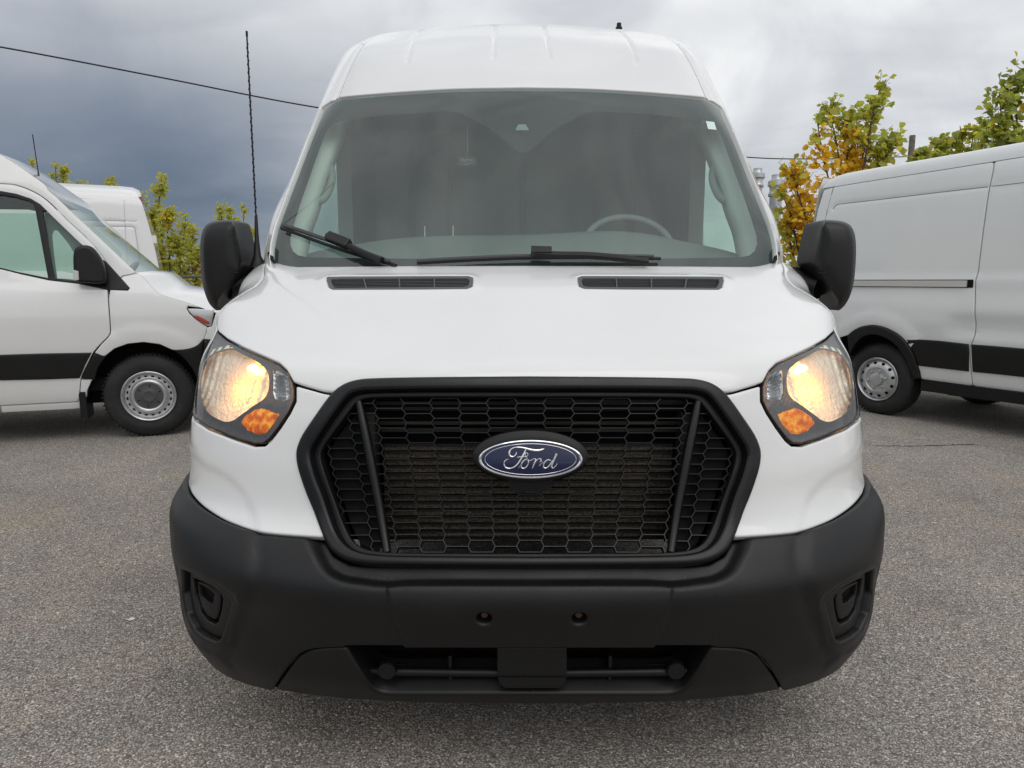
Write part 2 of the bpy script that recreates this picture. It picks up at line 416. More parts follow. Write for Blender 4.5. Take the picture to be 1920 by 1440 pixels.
# ------------------------------------------------------------------ lower front surface of the van
S1R = [(.035,.222,.42,3.0,.975,.25),(-.01,.30,.46,2.9,1.01,.34),(-.045,.45,.50,2.7,1.03,.50),(-.065,.585,.50,2.6,1.037,.62),
 (-.03,.635,.50,2.6,1.052,.69),(.02,.70,.5,2.6,1.034,.75),(.06,.86,.52,2.6,1.037,.88),(.09,1.0,.54,2.5,1.035,1.0),
 (.13,1.09,.54,2.5,1.032,1.08),(.25,1.167,.46,2.5,1.022,1.15),(.45,1.262,.30,2.8,1.02,1.225),(.78,1.392,.17,3.0,1.02,1.325),(.95,1.44,.16,3.0,1.03,1.38)]
def s1_row(r, n):
    y0, z0, a, e, w, zs = r
    t = np.linspace(0, 1, 300) * math.pi / 2
    X = w * np.sin(t)**(2 / e); Y = y0 + a * (1 - np.cos(t)**(2 / e))
    f = .3 * (X / w)**2 + .7 * (Y - y0) / a; Z = z0 + (zs - z0) * f
    P = np.stack([-X, Y, Z], -1)
    E = np.array([[-w - (1.035 - w) * k, y0 + a + (1.02 - (y0 + a)) * k if y0 + a < 1.0 else y0 + a + .04 * k, zs] for k in np.linspace(.05, 1, 20)])
    P = np.vstack([P, E]); l = np.concatenate([[0], np.cumsum(np.linalg.norm(np.diff(P, axis=0), axis=1))])
    q = np.linspace(0, l[-1], n); return np.stack([np.interp(q, l, P[:, i]) for i in range(3)], -1), l[-1]
NC = 141
half, lens = zip(*[s1_row(r, NC) for r in S1R])
UE = float(np.mean(lens)); net = np.stack(half)
net = np.concatenate([net[:, ::-1], net[:, 1:] * [-1, 1, 1]], 1)
uu = np.linspace(-UE, UE, 2 * NC - 1)
mid = net[:, NC - 1]; vc = np.concatenate([[0], np.cumsum(np.linalg.norm(np.diff(mid, axis=0), axis=1))])
VE = vc[-1]; vv = np.linspace(0, VE, 150)
G1 = cr_rows(net, uu, vc, uu, vv)
S1 = Surf(G1, uu, vv, (0, -1, .2))

van = thing('cargo_van', 'large white high roof van facing the camera with both headlamps lit', 'van', (0, 1.2, 0))
# grille outlines ---------------------------------------------------
G_OUT = [(1000,706),(800,707.5),(700,709.5),(672,712),(648,719),(627,733),(610,753),(593,777),(577,800),(566,818),(558,838),(556,852),(558,872),(566,900),(576,928),(587.5,956),(598,985),(608,1010),(624,1034),(650,1050),(685,1057.5),(740,1060),(804,1061),(1000,1062)]
G_IN = [(1000,731),(800,731),(690,733),(672,735.5),(657,741),(645,753),(630,773),(614,796),(597,822),(586,840),(583,853),(586,871),(594,898),(606,928),(618,962),(630,992),(645.5,1016),(666,1031),(700,1039),(760,1042),(1000,1043.5)]
G_IN2 = [(1000,742),(800,742),(696,743.5),(678,746),(665,752),(652,766),(636,788),(618,813),(603,834),(596,849),(596,860),(600,878),(609,906),(622,940),(635,972),(647,995),(660,1012),(678,1023),(706,1029),(760,1032),(1000,1033)]
def half_px(S, pts, step=5, smooth=True): return S.px(pts, step, smooth)
g_out, g_in, g_in2 = [mirror_loop(half_px(S1, g)) for g in (G_OUT, G_IN, G_IN2)]
# bumper -------------------------------------------------------------
SPLIT = [(352.5,916),(357,926),(372,943),(392,958),(420,974),(450,986),(470,992.5),(492,998),(540,1003),(600,1007)]
split = S1.px(SPLIT, 6, True)
VAL = [(643,1217),(620,1217.5),(596,1219),(574,1224),(555,1236),(538,1258),(522,1282),(509,1303)]
val = S1.px(VAL, 5, True)
v_end = split[0, 1] + .01
g_low = S1.px([(606,1010),(622,1036),(650,1052),(685,1055),(740,1055),(804,1055),(1000,1055)], 5)
top_in = S1.px([(1000,1214),(800,1214),(650,1214)], 8)
gap = .0035
b_half = np.vstack([g_low[::-1][:], split[::-1] - [0, gap], [[-UE, v_end - gap]], [[-UE, .004]], [[val[-1, 0] - .012, .004]], (val[::-1] + [-gap * .7, gap * .4]), top_in[::-1] + [0, .002]])
fogL = S1.px([(345,1068),(371,1079),(405,1099),(429,1118),(435,1128),(430,1150),(421,1180),(413,1200),(404,1203),(385,1195),(366,1181),(352,1150),(345,1110)], 5, False, True)
plate = S1.px([(1000,1096),(742,1096),(726,1101),(732,1130),(742,1165),(758,1211)], 6)
plate_poly = mirror_loop(np.vstack([plate, S1.px([(758,1214),(1000,1214)], 8)]))
ledge = S1.px([(582,1006),(596,1040),(612,1066),(636,1082),(668,1089),(720,1095),(770,1092),(1000,1092)], 6, True)
ledge_poly = mirror_loop(np.vstack([S1.px([(1000,1040),(620,1000)], 10), ledge]))
corner = S1.px([(484,998),(486,1040),(483,1075),(474,1110),(462,1150),(446,1190),(425,1235)], 6, True)
shelf = S1.px([(327,1040),(345,1062),(380,1082),(430,1100),(478,1098)], 6, True)
fog_out = S1.px([(336,1058),(371,1070),(410,1090),(442,1112),(448,1128),(440,1160),(428,1205),(412,1222),(395,1222),(370,1205),(350,1170)], 5, False, True)
def bumper_feat(uv):
    m = uv * np.where(uv[:, :1] > 0, [[-1, 1]], [[1, 1]])
    h = .009 * sstep(sdist(m, plate_poly) / .009 + .5)
    h -= .026 * sstep(sdist(m, ledge_poly) / .032 + .5)
    h -= .0035 * sstep(sdist(m, fog_out) / .010 + .5)
    d = dist_poly(m, corner, False); left = m[:, 0] < np.interp(m[:, 1], corner[::-1, 1], corner[::-1, 0])
    h += np.where(left, .009 * sstep(d / .030), -.003 * (1 - sstep(d / .03))) * sstep((m[:, 1] - .015) / .16)
    return h
bump_holes = [fogL, fogL * [-1, 1]]
bolts_px = [(908, 1157), (1086, 1157)]
bump_bolt = []
for bx, by in bolts_px:
    c = S1.cast(CAMP, raydir(bx, by)); bump_bolt.append(np.array([c + .0155 * np.array([math.cos(t), math.sin(t)]) for t in np.linspace(0, 2 * math.pi, 20)[:-1]]))
xb = []
for l_, ofs in ((plate, (-.009, -.0055, -.003, 0, .003, .0055, .009)), (ledge, (-.022, -.015, -.009, -.004, .0, .004, .009, .015)), (fog_out, (-.012, -.006, 0, .006, .012))):
    q_ = densify(l_, .008); tg = np.gradient(q_, axis=0); tg /= np.linalg.norm(tg, axis=1)[:, None] + 1e-9; nn_ = np.stack([-tg[:, 1], tg[:, 0]], 1)
    for o_ in ofs: xb += [q_ + nn_ * o_, (q_ + nn_ * o_) * [-1, 1]]
bumper = region(S1, 'bumper', [mirror_loop(b_half)] + bump_holes + bump_bolt, BUMP, van, sp=.014, ds=.009, r=.009, thick=.035, feat=bumper_feat, sharp=50, extra=np.vstack(xb))
for (bx, by), lp in zip(bolts_px, bump_bolt):
    p, n = seat(S1, bx, by, -.012)
    b = MB().lathe(p, n, [(-.004, .0), (-.004, .019), (.0, .019)], 20); b.build('bolt_recess', VOID, bumper)
    b = MB().lathe(p, n, [(-.003, .010), (.004, .010), (.006, .008), (.006, .0)], 6); b.build('bolt_head', mat('rusty_bolt', (.10, .07, .05), .6, metal=.6), bumper, sharp=20)
# lower valance --------------------------------------------------------
INT = [(1000,1306),(800,1306),(740,1306),(716,1304),(700,1297),(688,1284),(676,1266),(662,1243),(650,1222),(645,1217)]
intake = S1.px(INT, 5, True)
v_half = np.vstack([intake, val, [[val[-1, 0] - .005, .004]], [[0, .004]]])
valance = region(S1, 'lower_valance', [mirror_loop(v_half)], BUMP, van, sp=.014, ds=.009, r=.010, thick=.09, off=-.006, sharp=50)
# fog lamp blanks ------------------------------------------------------
def scale_loop(l, k, sh=(0, 0)): c = l.mean(0); return c + (l - c) * k + arr(sh)
bez_in = S1.px([(352,1088),(372,1097),(392,1108),(406,1120),(409,1130),(406,1150),(399,1172),(392,1175),(378,1168),(364,1150),(356,1120)], 5, False, True)
core = S1.px([(357,1096),(375,1104),(391,1113),(402,1122),(404,1131),(401,1150),(396,1166),(390,1168),(377,1160),(366,1143),(360,1120)], 5, False, True)
slot = S1.px([(360,1101),(378,1111),(390,1121),(386,1139),(376,1134),(364,1122)], 5, False, True)
for sgn in (False, True):
    fb = region(S1, 'fog_lamp_bezel', [scale_loop(fogL, .985), bez_in], BUMP, van, sp=.010, ds=.005, off=-.014, r=.005, thick=.03, mirror=sgn)
    region(S1, 'blanking_cover', [core, slot], BLACK, fb, sp=.012, ds=.006, off=-.018, r=.005, thick=.02, mirror=sgn)
    region(S1, 'cover_slot', [scale_loop(slot, 1.15)], VOID, fb, sp=.012, ds=.006, off=-.034, thick=.0, mirror=sgn)
    rb = MB()
    for k in range(9):
        a, b_ = K(362 + 3.0 * k, 1104 + 2.3 * k, 0), None
        h1 = S1.cast(CAMP, raydir(362 + 3.0 * k, 1103 + 1.9 * k)); h2 = S1.cast(CAMP, raydir(364 + 3.0 * k, 1120 + 2.1 * k))
        if sgn: h1, h2 = h1 * [-1, 1], h2 * [-1, 1]
        P = S1.ev(np.array([h1, h2])); n = S1.normal(np.array([h1, h2])); rb.tube([P[0] - n[0] * .031, P[1] - n[1] * .031], .0016, 5)
    rb.build('cover_rib', BLACK, fb)
# lower intake cavity --------------------------------------------------
cav = MB()
def pw(px, py, y): return K(px, py, y)
cav.box((0, .17, .36), (.52, .004, .17)); cav.box((0, .14, .262), (.50, .07, .004))
intake_box = cav.build('lower_intake', VOID, van)
for s in (-1, 1):
    p0 = pw(995 + s * 325, 1258, .03); p1 = pw(995 + s * 60, 1258, .03)
    # main crossing tube runs through both halves
tub = MB(); tub.tube([pw(675, 1257, .06), pw(690, 1258, .045), pw(770, 1259, .04), pw(995, 1262, .035), pw(1224, 1259, .04), pw(1300, 1258, .045), pw(1318, 1257, .06)], .0115, 12)
tub.build('crossbar', BUMP, intake_box)
for cx in (725, 1268):
    c = pw(cx, 1258, .022); MB().lathe(c, (0, -1, -.05), [(-.02, .024), (.0, .024), (.003, .022), (.003, .012), (.0045, .011), (.0045, .0)], 28).build('round_cap', BUMP, intake_box)
for cx in (848, 1138):
    MB().box(pw(cx, 1240, .10), (.004, .06, .05)).build('duct_rib', BLACK, intake_box)
for cy_ in (1235, 1282):
    MB().box(pw(995, cy_, .12), (.42, .03, .0025)).build('duct_rib', BLACK, intake_box)
# tow bracket cover
tc_p = [(932,1214),(1063,1214),(1063,1255),(1061,1283),(1050,1291),(947,1291),(936,1283),(932,1255)]
V = [K(x, y, -.006) for x, y in tc_p] + [K(x, y, .0) + np.array([0, .055, 0]) for x, y in tc_p]; n_ = len(tc_p)
tcv = MB().add(V, [tuple(range(n_))] + [(i, (i + 1) % n_, n_ + (i + 1) % n_, n_ + i) for i in range(n_)]).build('plate_bracket_cover', BUMP, van, smooth=False)
bv = tcv.modifiers.new('bevel', 'BEVEL'); bv.width = .004; bv.segments = 3
MB().box(K(997, 1271, -.009), (.085, .002, .002)).build('cover_step', BUMP, tcv)
# ------------------------------------------------------------------ headlamps
H_OUT = [(402,612),(409,624),(425,637),(456,653),(495,669.5),(523,682),(539,696),(547,712),(551,726),(551,751),(541,772.5),(522,801),(505,823),(493,832),(476,832.5),(437,820),(388,800.5),(362,783)]
h_in = S1.px(H_OUT, 5, False)
u_sil = h_in[-1, 0]; u_h = u_sil - .075
head = np.vstack([h_in, [[u_h, h_in[-1, 1] + .008]], [[u_h, (h_in[0, 1] + h_in[-1, 1]) / 2 + .05]], [[(u_h + h_in[0, 0]) / 2, h_in[0, 1] + .006]]])
HOUS = mat('lamp_housing_dark', (.105, .103, .106), .28, spec=.6, metal=.35)
REFL = mat('lamp_reflector', (.95, .86, .70), .26, metal=.3, bump=(75, .9, .006))
AMBER = bpy.data.materials.new('amber_lens')
AMBER = mat('amber_turn_lens', (.62, .15, .008), .2, spec=.6, emit=((1.0, .23, .012), .30))
def ribs_bump(m, scale, dist, strength=1.0):
    t = m.node_tree; b = t.nodes['Principled BSDF']; co = t.nodes.new('ShaderNodeTexCoord'); w = t.nodes.new('ShaderNodeTexWave')
    w.inputs['Scale'].default_value = scale; w.inputs['Distortion'].default_value = .4; w.inputs['Detail'].default_value = 1; t.links.new(co.outputs['Object'], w.inputs['Vector'])
    v = t.nodes.new('ShaderNodeTexVoronoi'); v.inputs['Scale'].default_value = 130; t.links.new(co.outputs['Object'], v.inputs['Vector'])
    a = t.nodes.new('ShaderNodeMath'); a.operation = 'ADD'; t.links.new(w.outputs['Fac'], a.inputs[0]); t.links.new(v.outputs['Distance'], a.inputs[1])
    bp = t.nodes.new('ShaderNodeBump'); bp.inputs['Distance'].default_value = dist; bp.inputs['Strength'].default_value = strength
    t.links.new(a.outputs[0], bp.inputs['Height']); t.links.new(bp.outputs[0], b.inputs['Normal'])
def amber_glow():
    t = AMBER.node_tree; b = t.nodes['Principled BSDF']; co = t.nodes.new('ShaderNodeTexCoord'); v = t.nodes.new('ShaderNodeTexNoise'); v.inputs['Scale'].default_value = 55; v.inputs['Detail'].default_value = 2
    t.links.new(co.outputs['Object'], v.inputs['Vector']); r = t.nodes.new('ShaderNodeValToRGB'); t.links.new(v.outputs['Fac'], r.inputs[0])
    r.color_ramp.elements[0].position = .36; r.color_ramp.elements[0].color = (.40, .055, .002, 1); r.color_ramp.elements[1].position = .68; r.color_ramp.elements[1].color = (1, .52, .06, 1)
    e = r.color_ramp.elements.new(.52); e.color = (.85, .19, .008, 1); t.links.new(r.outputs[0], b.inputs['Emission Color']); b.inputs['Emission Strength'].default_value = .55
amber_glow(); ribs_bump(AMBER, 75, .004); ribs_bump(HOUS, 75, .0012, .5)
BULB = mat('headlamp_bulb', (1, .9, .7), .3, emit=((1.0, .48, .10), 22))
refl = S1.px([(410,655),(433,651),(458,662),(482,676),(498,692),(502,718),(495,743),(470,762),(452,775),(434,788),(419,791),(402,785),(384,773),(374,753),(370,728),(374,698),(385,674),(396,660)], 5, True, True)
sec = S1.px([(509,688),(523,694),(538,703),(541,748),(532,752),(511,748),(507,735),(508,708)], 5, False, True)
turn = S1.px([(474,766),(488,762),(524,775),(511,796),(497,814),(478,816.5),(460,808),(446,793),(455,778)], 5, False, True)
def scal(uv, loop, depth, w): return -depth * sstep(sdist(uv, loop) / w)
def sym(uv): return uv * np.where(uv[:, :1] > 0, [[-1, 1]], [[1, 1]])
rc = refl.mean(0); rr = np.abs(refl - rc).max(0)
bulb_c = S1.cast(CAMP, raydir(462, 694))
def bowl(uv):
    q = sym(uv); e = ((q - rc) / rr); d = np.clip(1 - (e**2).sum(1), 0, 1)
    h = -.050 * np.sqrt(d) - .010
    # moulded vertical flutes of the reflector, outer third only
    fl = np.sin(e[:, 0] * 30 + e[:, 1]**2 * 3) * .0030 * sstep((np.abs(e[:, 0]) - .30) / .2)
    st = np.sin(e[:, 1] * 15) * .0007
    return h + fl + st
def secf(uv):
    q = sym(uv); d = sdist(q, sec); return -.035 * sstep(d / .018) - .008 + .003 * np.sin(q[:, 1] * 420) * sstep(d / .01)
def turnf(uv):
    q = sym(uv); d = sdist(q, turn); return -.001 + .006 * sstep(d / .012) + .0007 * np.abs(np.sin((q[:, 0] + q[:, 1] * .25) * 330))
for mir in (False, True):
    hl = region(S1, 'headlamp', [scale_loop(head, .997), scale_loop(refl, .99), scale_loop(sec, .97)], HOUS, van, sp=.012, ds=.008, off=-.004, thick=.002, mirror=mir,
                feat=lambda uv: scal(sym(uv), head, .004, .012) + .0012 * np.abs(np.sin((sym(uv)[:, 0] + sym(uv)[:, 1] * .25) * 330)) * (sym(uv)[:, 1] < rc[1] - .05))
    rim_in = [p for p in scale_loop(head, .965)]
    region(S1, 'lamp_seal', [scale_loop(head, 1.004), scale_loop(head, .972)], GLOSSB, hl, sp=.02, ds=.008, off=-.001, r=.003, thick=.01, mirror=mir)
    rf = region(S1, 'reflector', [scale_loop(refl, 1.10)], REFL, hl, sp=.005, ds=.005, off=-.004, thick=0, feat=bowl, mirror=mir, sharp=80, axis=(0, -1, .1))
    region(S1, 'side_reflector', [sec], mat('lamp_chrome', (.62, .63, .64), .2, metal=.9, bump=(60, .6, .004)), hl, sp=.005, ds=.005, off=-.004, thick=0, feat=secf, mirror=mir, sharp=60)
    region(S1, 'turn_signal', [turn], AMBER, hl, sp=.004, ds=.004, off=-.008, thick=.01, feat=turnf, mirror=mir, sharp=60)
    region(S1, 'lamp_cover', [scale_loop(head, .985)], CLEAR, hl, sp=.014, ds=.01, off=.0, r=.006, thick=0, mirror=mir)
    bc = bulb_c * ([-1, 1] if mir else [1, 1]); bp = S1.ev(bc[None])[0]; bn = S1.normal(bc[None])[0]
    c = bp + np.array([0, .040, 0]); bn = np.array([0, -1.0, .1])
    MB().lathe(c, bn, [(-.022, .010), (-.004, .010), (.0, .009), (.012, .008), (.018, .004), (.019, 0)], 16).build('bulb', BULB, hl)
    c2c = S1.cast(CAMP, raydir(424, 724)); c2c = c2c * ([-1, 1] if mir else [1, 1]); c3 = S1.ev(c2c[None])[0] + np.array([0, .010, 0])
    ld = bpy.data.lights.new('headlamp_light', 'POINT'); ld.energy = 0.36; ld.color = (1.0, .37, .04); ld.shadow_soft_size = .03
    lo = bpy.data.objects.new('headlamp_light', ld); COL.objects.link(lo); lo.location = c3; lo.parent = hl; lo.matrix_parent_inverse = chain_matrix(hl).inverted()
# ------------------------------------------------------------------ front fascia (white, each side)
f_top = S1.px([(629,737),(620,740),(604,737.5),(588,733),(570,728),(556,724)], 4, True)
h_edge = S1.px([(554.5,727),(554.5,753),(544,775),(525,804.5),(508,827),(496,837),(476,838),(437,825),(388,805.5),(361,787)], 5)
f_gr = S1.px([(616,1004),(604,980),(596,957),(585,928),(575,900),(567,872),(566,852),(567,838),(575,820),(590,794),(602,777),(620,752),(629,738)], 5, True)
fasc = np.vstack([f_top, h_edge, [[-UE, h_edge[-1, 1] + .012]], [[-UE, v_end]], split, f_gr[:1], f_gr])
crease = S1.px([(355,842),(380,868),(415,885),(445,908),(465,935),(478,965),(487,1000)], 5, True)
crease_poly = np.vstack([crease, [[-.6, split[-3, 1] - .05]], [[-1.3, .5]], [[-1.3, crease[0, 1]]]])
def fasc_feat(uv): return -.0042 * sstep(sdist(sym(uv), crease_poly) / .020 + .3)
both(S1, 'front_fascia', [fasc], WHITE, van, sp=.014, ds=.008, r=.006, thick=.02, feat=fasc_feat)
# ------------------------------------------------------------------ bonnet and fenders
h_top = S1.px([(549.5,716),(545,708),(537,693.5),(523,679.5),(495,667),(456,650),(425,634),(410,622),(403,610)], 5)
hood_front = S1.px([(1000,712),(800,714),(700,716),(672,719),(652,725),(634,736),(618,735),(602,732.5),(586,728),(568,722.5),(553,718)], 5, True)
u_t = h_top[-1, 0]
v_cowl = S1.px([(1000,497.5),(800,498),(560,500)], 8)
cowl2 = S1.px([(560,500),(545,498.5),(530,495.5),(516,491.5),(507,489)], 4)
hood_half = np.vstack([hood_front, h_top, [[u_t - .02, (h_top[-1, 1] + cowl2[-1, 1]) / 2]], [[cowl2[-1, 0] - .03, cowl2[-1, 1] - .01]], cowl2[::-1], v_cowl[::-1][1:]])
VENT_O = [(611,520),(640,519.5),(780,518.7),(880,518.5),(890,522),(890.5,530),(889,540),(880,544),(800,545),(622,545.5),(614,541),(610,527)]
VENT_I = [(622,524.5),(640,523.5),(876,522.5),(880,527),(877,537),(870,538.5),(640,540.5),(628,540),(622,530)]
vent_o = S1.px(VENT_O, 4, False, True); vent_i = S1.px(VENT_I, 4, False, True)
cresc = S1.px([(1000,655),(700,655),(560,640),(470,610),(420,585)], 8, True)
def hood_feat(uv):
    q = sym(uv); h = .012 * sstep(sdist(q, scale_loop(vent_o, 1.0)) / .04 + 1.0) * 0
    d = dist_poly(q, vent_o); h += .005 * np.exp(-(d / .018)**2)
    return h
hood = region(S1, 'bonnet', [mirror_loop(hood_half), scale_loop(vent_o, .97), scale_loop(vent_o, .97) * [-1, 1]], WHITE, van, sp=.018, ds=.01, r=.006, thick=.025, feat=hood_feat)
fen = np.vstack([[[u_t - .024, (h_top[-1, 1] + cowl2[-1, 1]) / 2]], [[cowl2[-1, 0] - .034, cowl2[-1, 1] - .01]], [[cowl2[-1, 0] - .03, VE - .01]], [[-UE, VE - .01]], [[-UE, h_edge[-1, 1] + .017]], [[u_h - .004, h_edge[-1, 1] + .015]], [[u_h - .004, (h_in[0, 1] + h_in[-1, 1]) / 2 + .05]], [[(u_h + h_in[0, 0]) / 2 - .003, h_in[0, 1] + .010]], [[u_t - .004, h_top[-1, 1] + .004]]])
both(S1, 'fender', [fen], WHITE, van, sp=.02, ds=.012, r=.004, thick=.02)
for mir in (False, True):
    sg = [-1, 1] if mir else [1, 1]
    vf = region(S1, 'bonnet_vent', [vent_o, vent_i], GREYP, van, sp=.012, ds=.006, off=.003, r=.004, thick=.03, mirror=mir)
    region(S1, 'vent_well', [scale_loop(vent_i, 1.06)], VOID, vf, sp=.03, ds=.01, off=-.022, thick=0, mirror=mir)
    for k in range(5):
        t = (k + .7) / 5.6
        e = S1.px([(624, 525 + 15 * t), (750, 523.8 + 15 * t), (878, 522.8 + 15 * t)], 30) * sg
        P = S1.ev(e) - S1.normal(e) * .006; MB().tube(P, .0024, 5).build('vent_slat', mat('slat_grey', (.045, .046, .048), .5), vf)
    for x0, x1 in ((682, 687), (748.5, 749.5), (814.5, 814.5)):
        e = S1.px([(x0, 522.5), (x1, 541)], 6) * sg; P = S1.ev(e) - S1.normal(e) * .001; MB().tube(P, .0028, 6).build('vent_divider', GREYP, vf)
# ------------------------------------------------------------------ grille
grille = region(S1, 'grille_frame', [g_out, g_in], GLOSSB, van, sp=.012, ds=.009, off=.010, r=.011, thick=.05)
region(S1, 'inner_lip', [scale_loop(g_in, 1.004), g_in2], BLACK, grille, sp=.012, ds=.009, off=-.016, r=.005, thick=.03)
MESHM = mat('grille_mesh_plastic', (.010, .010, .011), .36, spec=.45)
poly_in = np.vstack([arr(G_IN2), (arr(G_IN2)[::-1] * [-1, 1] + [1990 + 0, 0])]); poly_in = np.array([p for p in poly_in])
def hexmap(gx, gy):
    """lattice (columns of 54.5 px, rows of 20 px at y = 752) to photograph pixels, narrowing downwards"""
    py = 752.5 + gy * 19.7; k = 1.0 - .155 * np.clip((py - 752) / 280, -.2, 1.2); return 995 + gx * 54.6 * k, py
seg = {}
for cx in range(-9, 10):
    for ry in range(-2, 17):
        gy = ry + (.5 if cx % 2 == 0 else 0); fl, tp = .44, .56
        c6 = [(cx - tp, gy), (cx - fl, gy - .5), (cx + fl, gy - .5), (cx + tp, gy), (cx + fl, gy + .5), (cx - fl, gy + .5)]
        for i in range(6):
            a, b = c6[i], c6[(i + 1) % 6]; key = tuple(sorted(((round(a[0] * 100), round(a[1] * 100)), (round(b[0] * 100), round(b[1] * 100)))))
            seg[key] = (a, b)
gm = MB(); 
poly_uv = g_in2
badge_px = lambda x, y: ((x - 995) / 112.0)**2 + ((y - 857) / 52.0)**2 < 1
for a, b in seg.values():
    pa, pb = hexmap(*a), hexmap(*b); pts = np.array([pa, pb, ((pa[0] + pb[0]) / 2, (pa[1] + pb[1]) / 2)])
    if not inside(pts[2:], poly_in).all(): continue
    if badge_px(*pts[2]): continue
    ha, hb = S1.cast(CAMP, raydir(*pa)), S1.cast(CAMP, raydir(*pb))
    P = S1.ev(np.array([ha, hb])); n = S1.normal(np.array([ha, hb]))
    t = P[1] - P[0]; l = np.linalg.norm(t)
    if l < 1e-4: continue
    t /= l; w = np.cross(t, n[0]); w /= np.linalg.norm(w)
    hw = .0010; V = []
    for e in (0, 1):
        for dn in (-.030, -.046):
            for sw in (-1, 1): V.append(P[e] + n[e] * dn + w * sw * hw * (1 if dn > -.04 else .75) + t * (-.0006 if e == 0 else .0006))
    gm.add(V, [(0, 1, 5, 4), (2, 6, 7, 3), (0, 4, 6, 2), (1, 3, 7, 5), (0, 2, 3, 1), (4, 5, 7, 6)])
gm.build('grille_mesh', MESHM, grille, smooth=False)
for s in (-1, 1):
    c = []
    for x, y in ((666, 750), (672, 780), (682, 830), (694, 890), (706, 950), (716, 1000), (722, 1030)):
        uv = S1.cast(CAMP, raydir(x, y)) * ([1, 1] if s < 0 else [-1, 1]); c.append(S1.ev(uv[None])[0] - S1.normal(uv[None])[0] * .026)
    MB().tube(c, [.011, .012, .0125, .0125, .012, .0115, .011], 10).build('grille_bar', GLOSSB, grille)
# closed cells outboard of the bars
for mir in (False, True):
    oc = S1.px([(655,768),(668,770),(680,830),(692,890),(704,950),(716,1015),(690,1018),(665,1008),(648,985),(634,955),(620,920),(604,872),(600,850),(612,828),(636,794)], 6, False, True)
    region(S1, 'side_blank', [oc], VOID, grille, sp=.02, ds=.012, off=-.050, thick=0, mirror=mir)
# radiator behind the mesh
rad = MB(); rad.box((0, .30, .86), (.66, .02, .27)); rad_o = rad.build('radiator', VOID, van)
FIN = mat('radiator_fins', (.15, .125, .09), .55, metal=.3, var=(120, (.05, .042, .032), .40, .60), bump=(260, .8, .004))
for k in range(13):
    z = .632 + k * .0205
    MB().box((0, .215, z), (.395, .006, .0058)).build('radiator_fin', FIN, rad_o, smooth=False)
TUBE = mat('radiator_tube', (.030, .026, .021), .5, metal=.4)
for k in range(14):
    MB().box((0, .212, .622 + k * .0205), (.395, .010, .0022)).build('radiator_tube', TUBE, rad_o, smooth=False)
for k, z in enumerate((.925, .945, .985, 1.0)):
    MB().box((0, .235, z), (.50, .01, .005)).build('condenser_tube', TUBE, rad_o, smooth=False)
MB().box((.25, .22, 1.035), (.3, .03, .03)).build('cross_member', BLACK, rad_o)
for s in (-1, 1): MB().box((s * .44, .23, .78), (.025, .03, .2)).build('air_baffle', mat('baffle_grey', (.06, .056, .05), .7), rad_o)
# ------------------------------------------------------------------ badge
bc0, bn0 = seat(S1, 995, 861, 0.0); bn0 = np.array([0, bn0[1], bn0[2]]); bn0 /= np.linalg.norm(bn0)
bx_ = np.array([1.0, 0, 0]); by_ = np.cross(bn0, bx_); by_ *= np.sign(by_[2])
bp0 = bc0 + bn0 * .016
def B(px, py, h=0.0): return Kplane(px, py, bp0, bn0) + bn0 * h
def ell(cx, cy, a, b, h, n=72): return [B(cx + a * math.cos(2 * math.pi * k / n), cy + b * math.sin(2 * math.pi * k / n), h) for k in range(n)]
def rings(rs, cap=True):
    n = len(rs[0]); V = [p for r in rs for p in r]; Fc = [(i * n + k, i * n + (k + 1) % n, (i + 1) * n + (k + 1) % n, (i + 1) * n + k) for i in range(len(rs) - 1) for k in range(n)]
    if cap: Fc.append(tuple((len(rs) - 1) * n + k for k in range(n)))
    return MB().add(V, Fc)
badge = rings([ell(994.5, 857, 111, 51, -.045), ell(994.5, 857, 109, 49.5, -.008), ell(994.5, 859, 104, 43, -.002), ell(994.5, 860.5, 99, 38, .0)]).build('badge', BLACK, van)
rings([ell(994.7, 861, 98, 36.5, -.004), ell(994.7, 861, 97, 35.8, .004), ell(994.7, 861, 94.5, 34, .005), ell(994.7, 861, 92, 32.3, .002)], False).build('badge_rim', CHROME, badge)
BLUE = mat('badge_blue', (.004, .009, .055), .15, coat=.35)
dome = [ell(994.7, 861, 92.5 * k, 32.5 * k, .0018 + .005 * (1 - k * k)) for k in (1, .85, .7, .5, .3, .12)]
rings(dome).build('badge_face', BLUE, badge)
def face_h(px, py): e = ((px - 994.7) / 92.5)**2 + ((py - 861) / 32.5)**2; return .0018 + .005 * max(0, 1 - e)
def stroke(pts, ws, mb, smooth=True):
    """a raised letter stroke; pts in the 6.857x crop with corner (860, 780), ws widths there"""
    q = spline([(x / 6.857 + 860, y / 6.857 + 780) for x, y in pts], 6) if smooth else densify([(x / 6.857 + 860, y / 6.857 + 780) for x, y in pts], 1)
    w = np.interp(np.linspace(0, 1, len(q)), np.linspace(0, 1, len(ws)), ws) / 6.857 / F * 1.78 / 2 * 1.32
    mb.tube([B(x, y, face_h(x, y) + .0004) for x, y in q], w, 8)
lt = MB()
stroke([(742,462),(738,488),(715,515),(685,522),(660,508),(650,478),(662,442),(695,415),(740,403),(800,405),(860,416),(920,432),(980,442),(1040,440),(1080,428),(1098,415)], [9,13,15,17,20,22,18,15,15,18,22,26,28,26,20,8], lt)
stroke([(862,430),(845,468),(820,520),(792,570),(760,615),(720,650),(680,668),(640,672),(605,660),(586,632),(584,600),(600,570),(638,550)], [12,16,20,20,18,16,15,15,16,16,14,11,7], lt)
stroke([(752,530),(790,522),(830,522),(865,520),(886,505),(888,482),(872,472),(855,482),(856,505),(872,525),(884,545)], [9,12,11,9,8,8,8,8,8,8,6], lt)
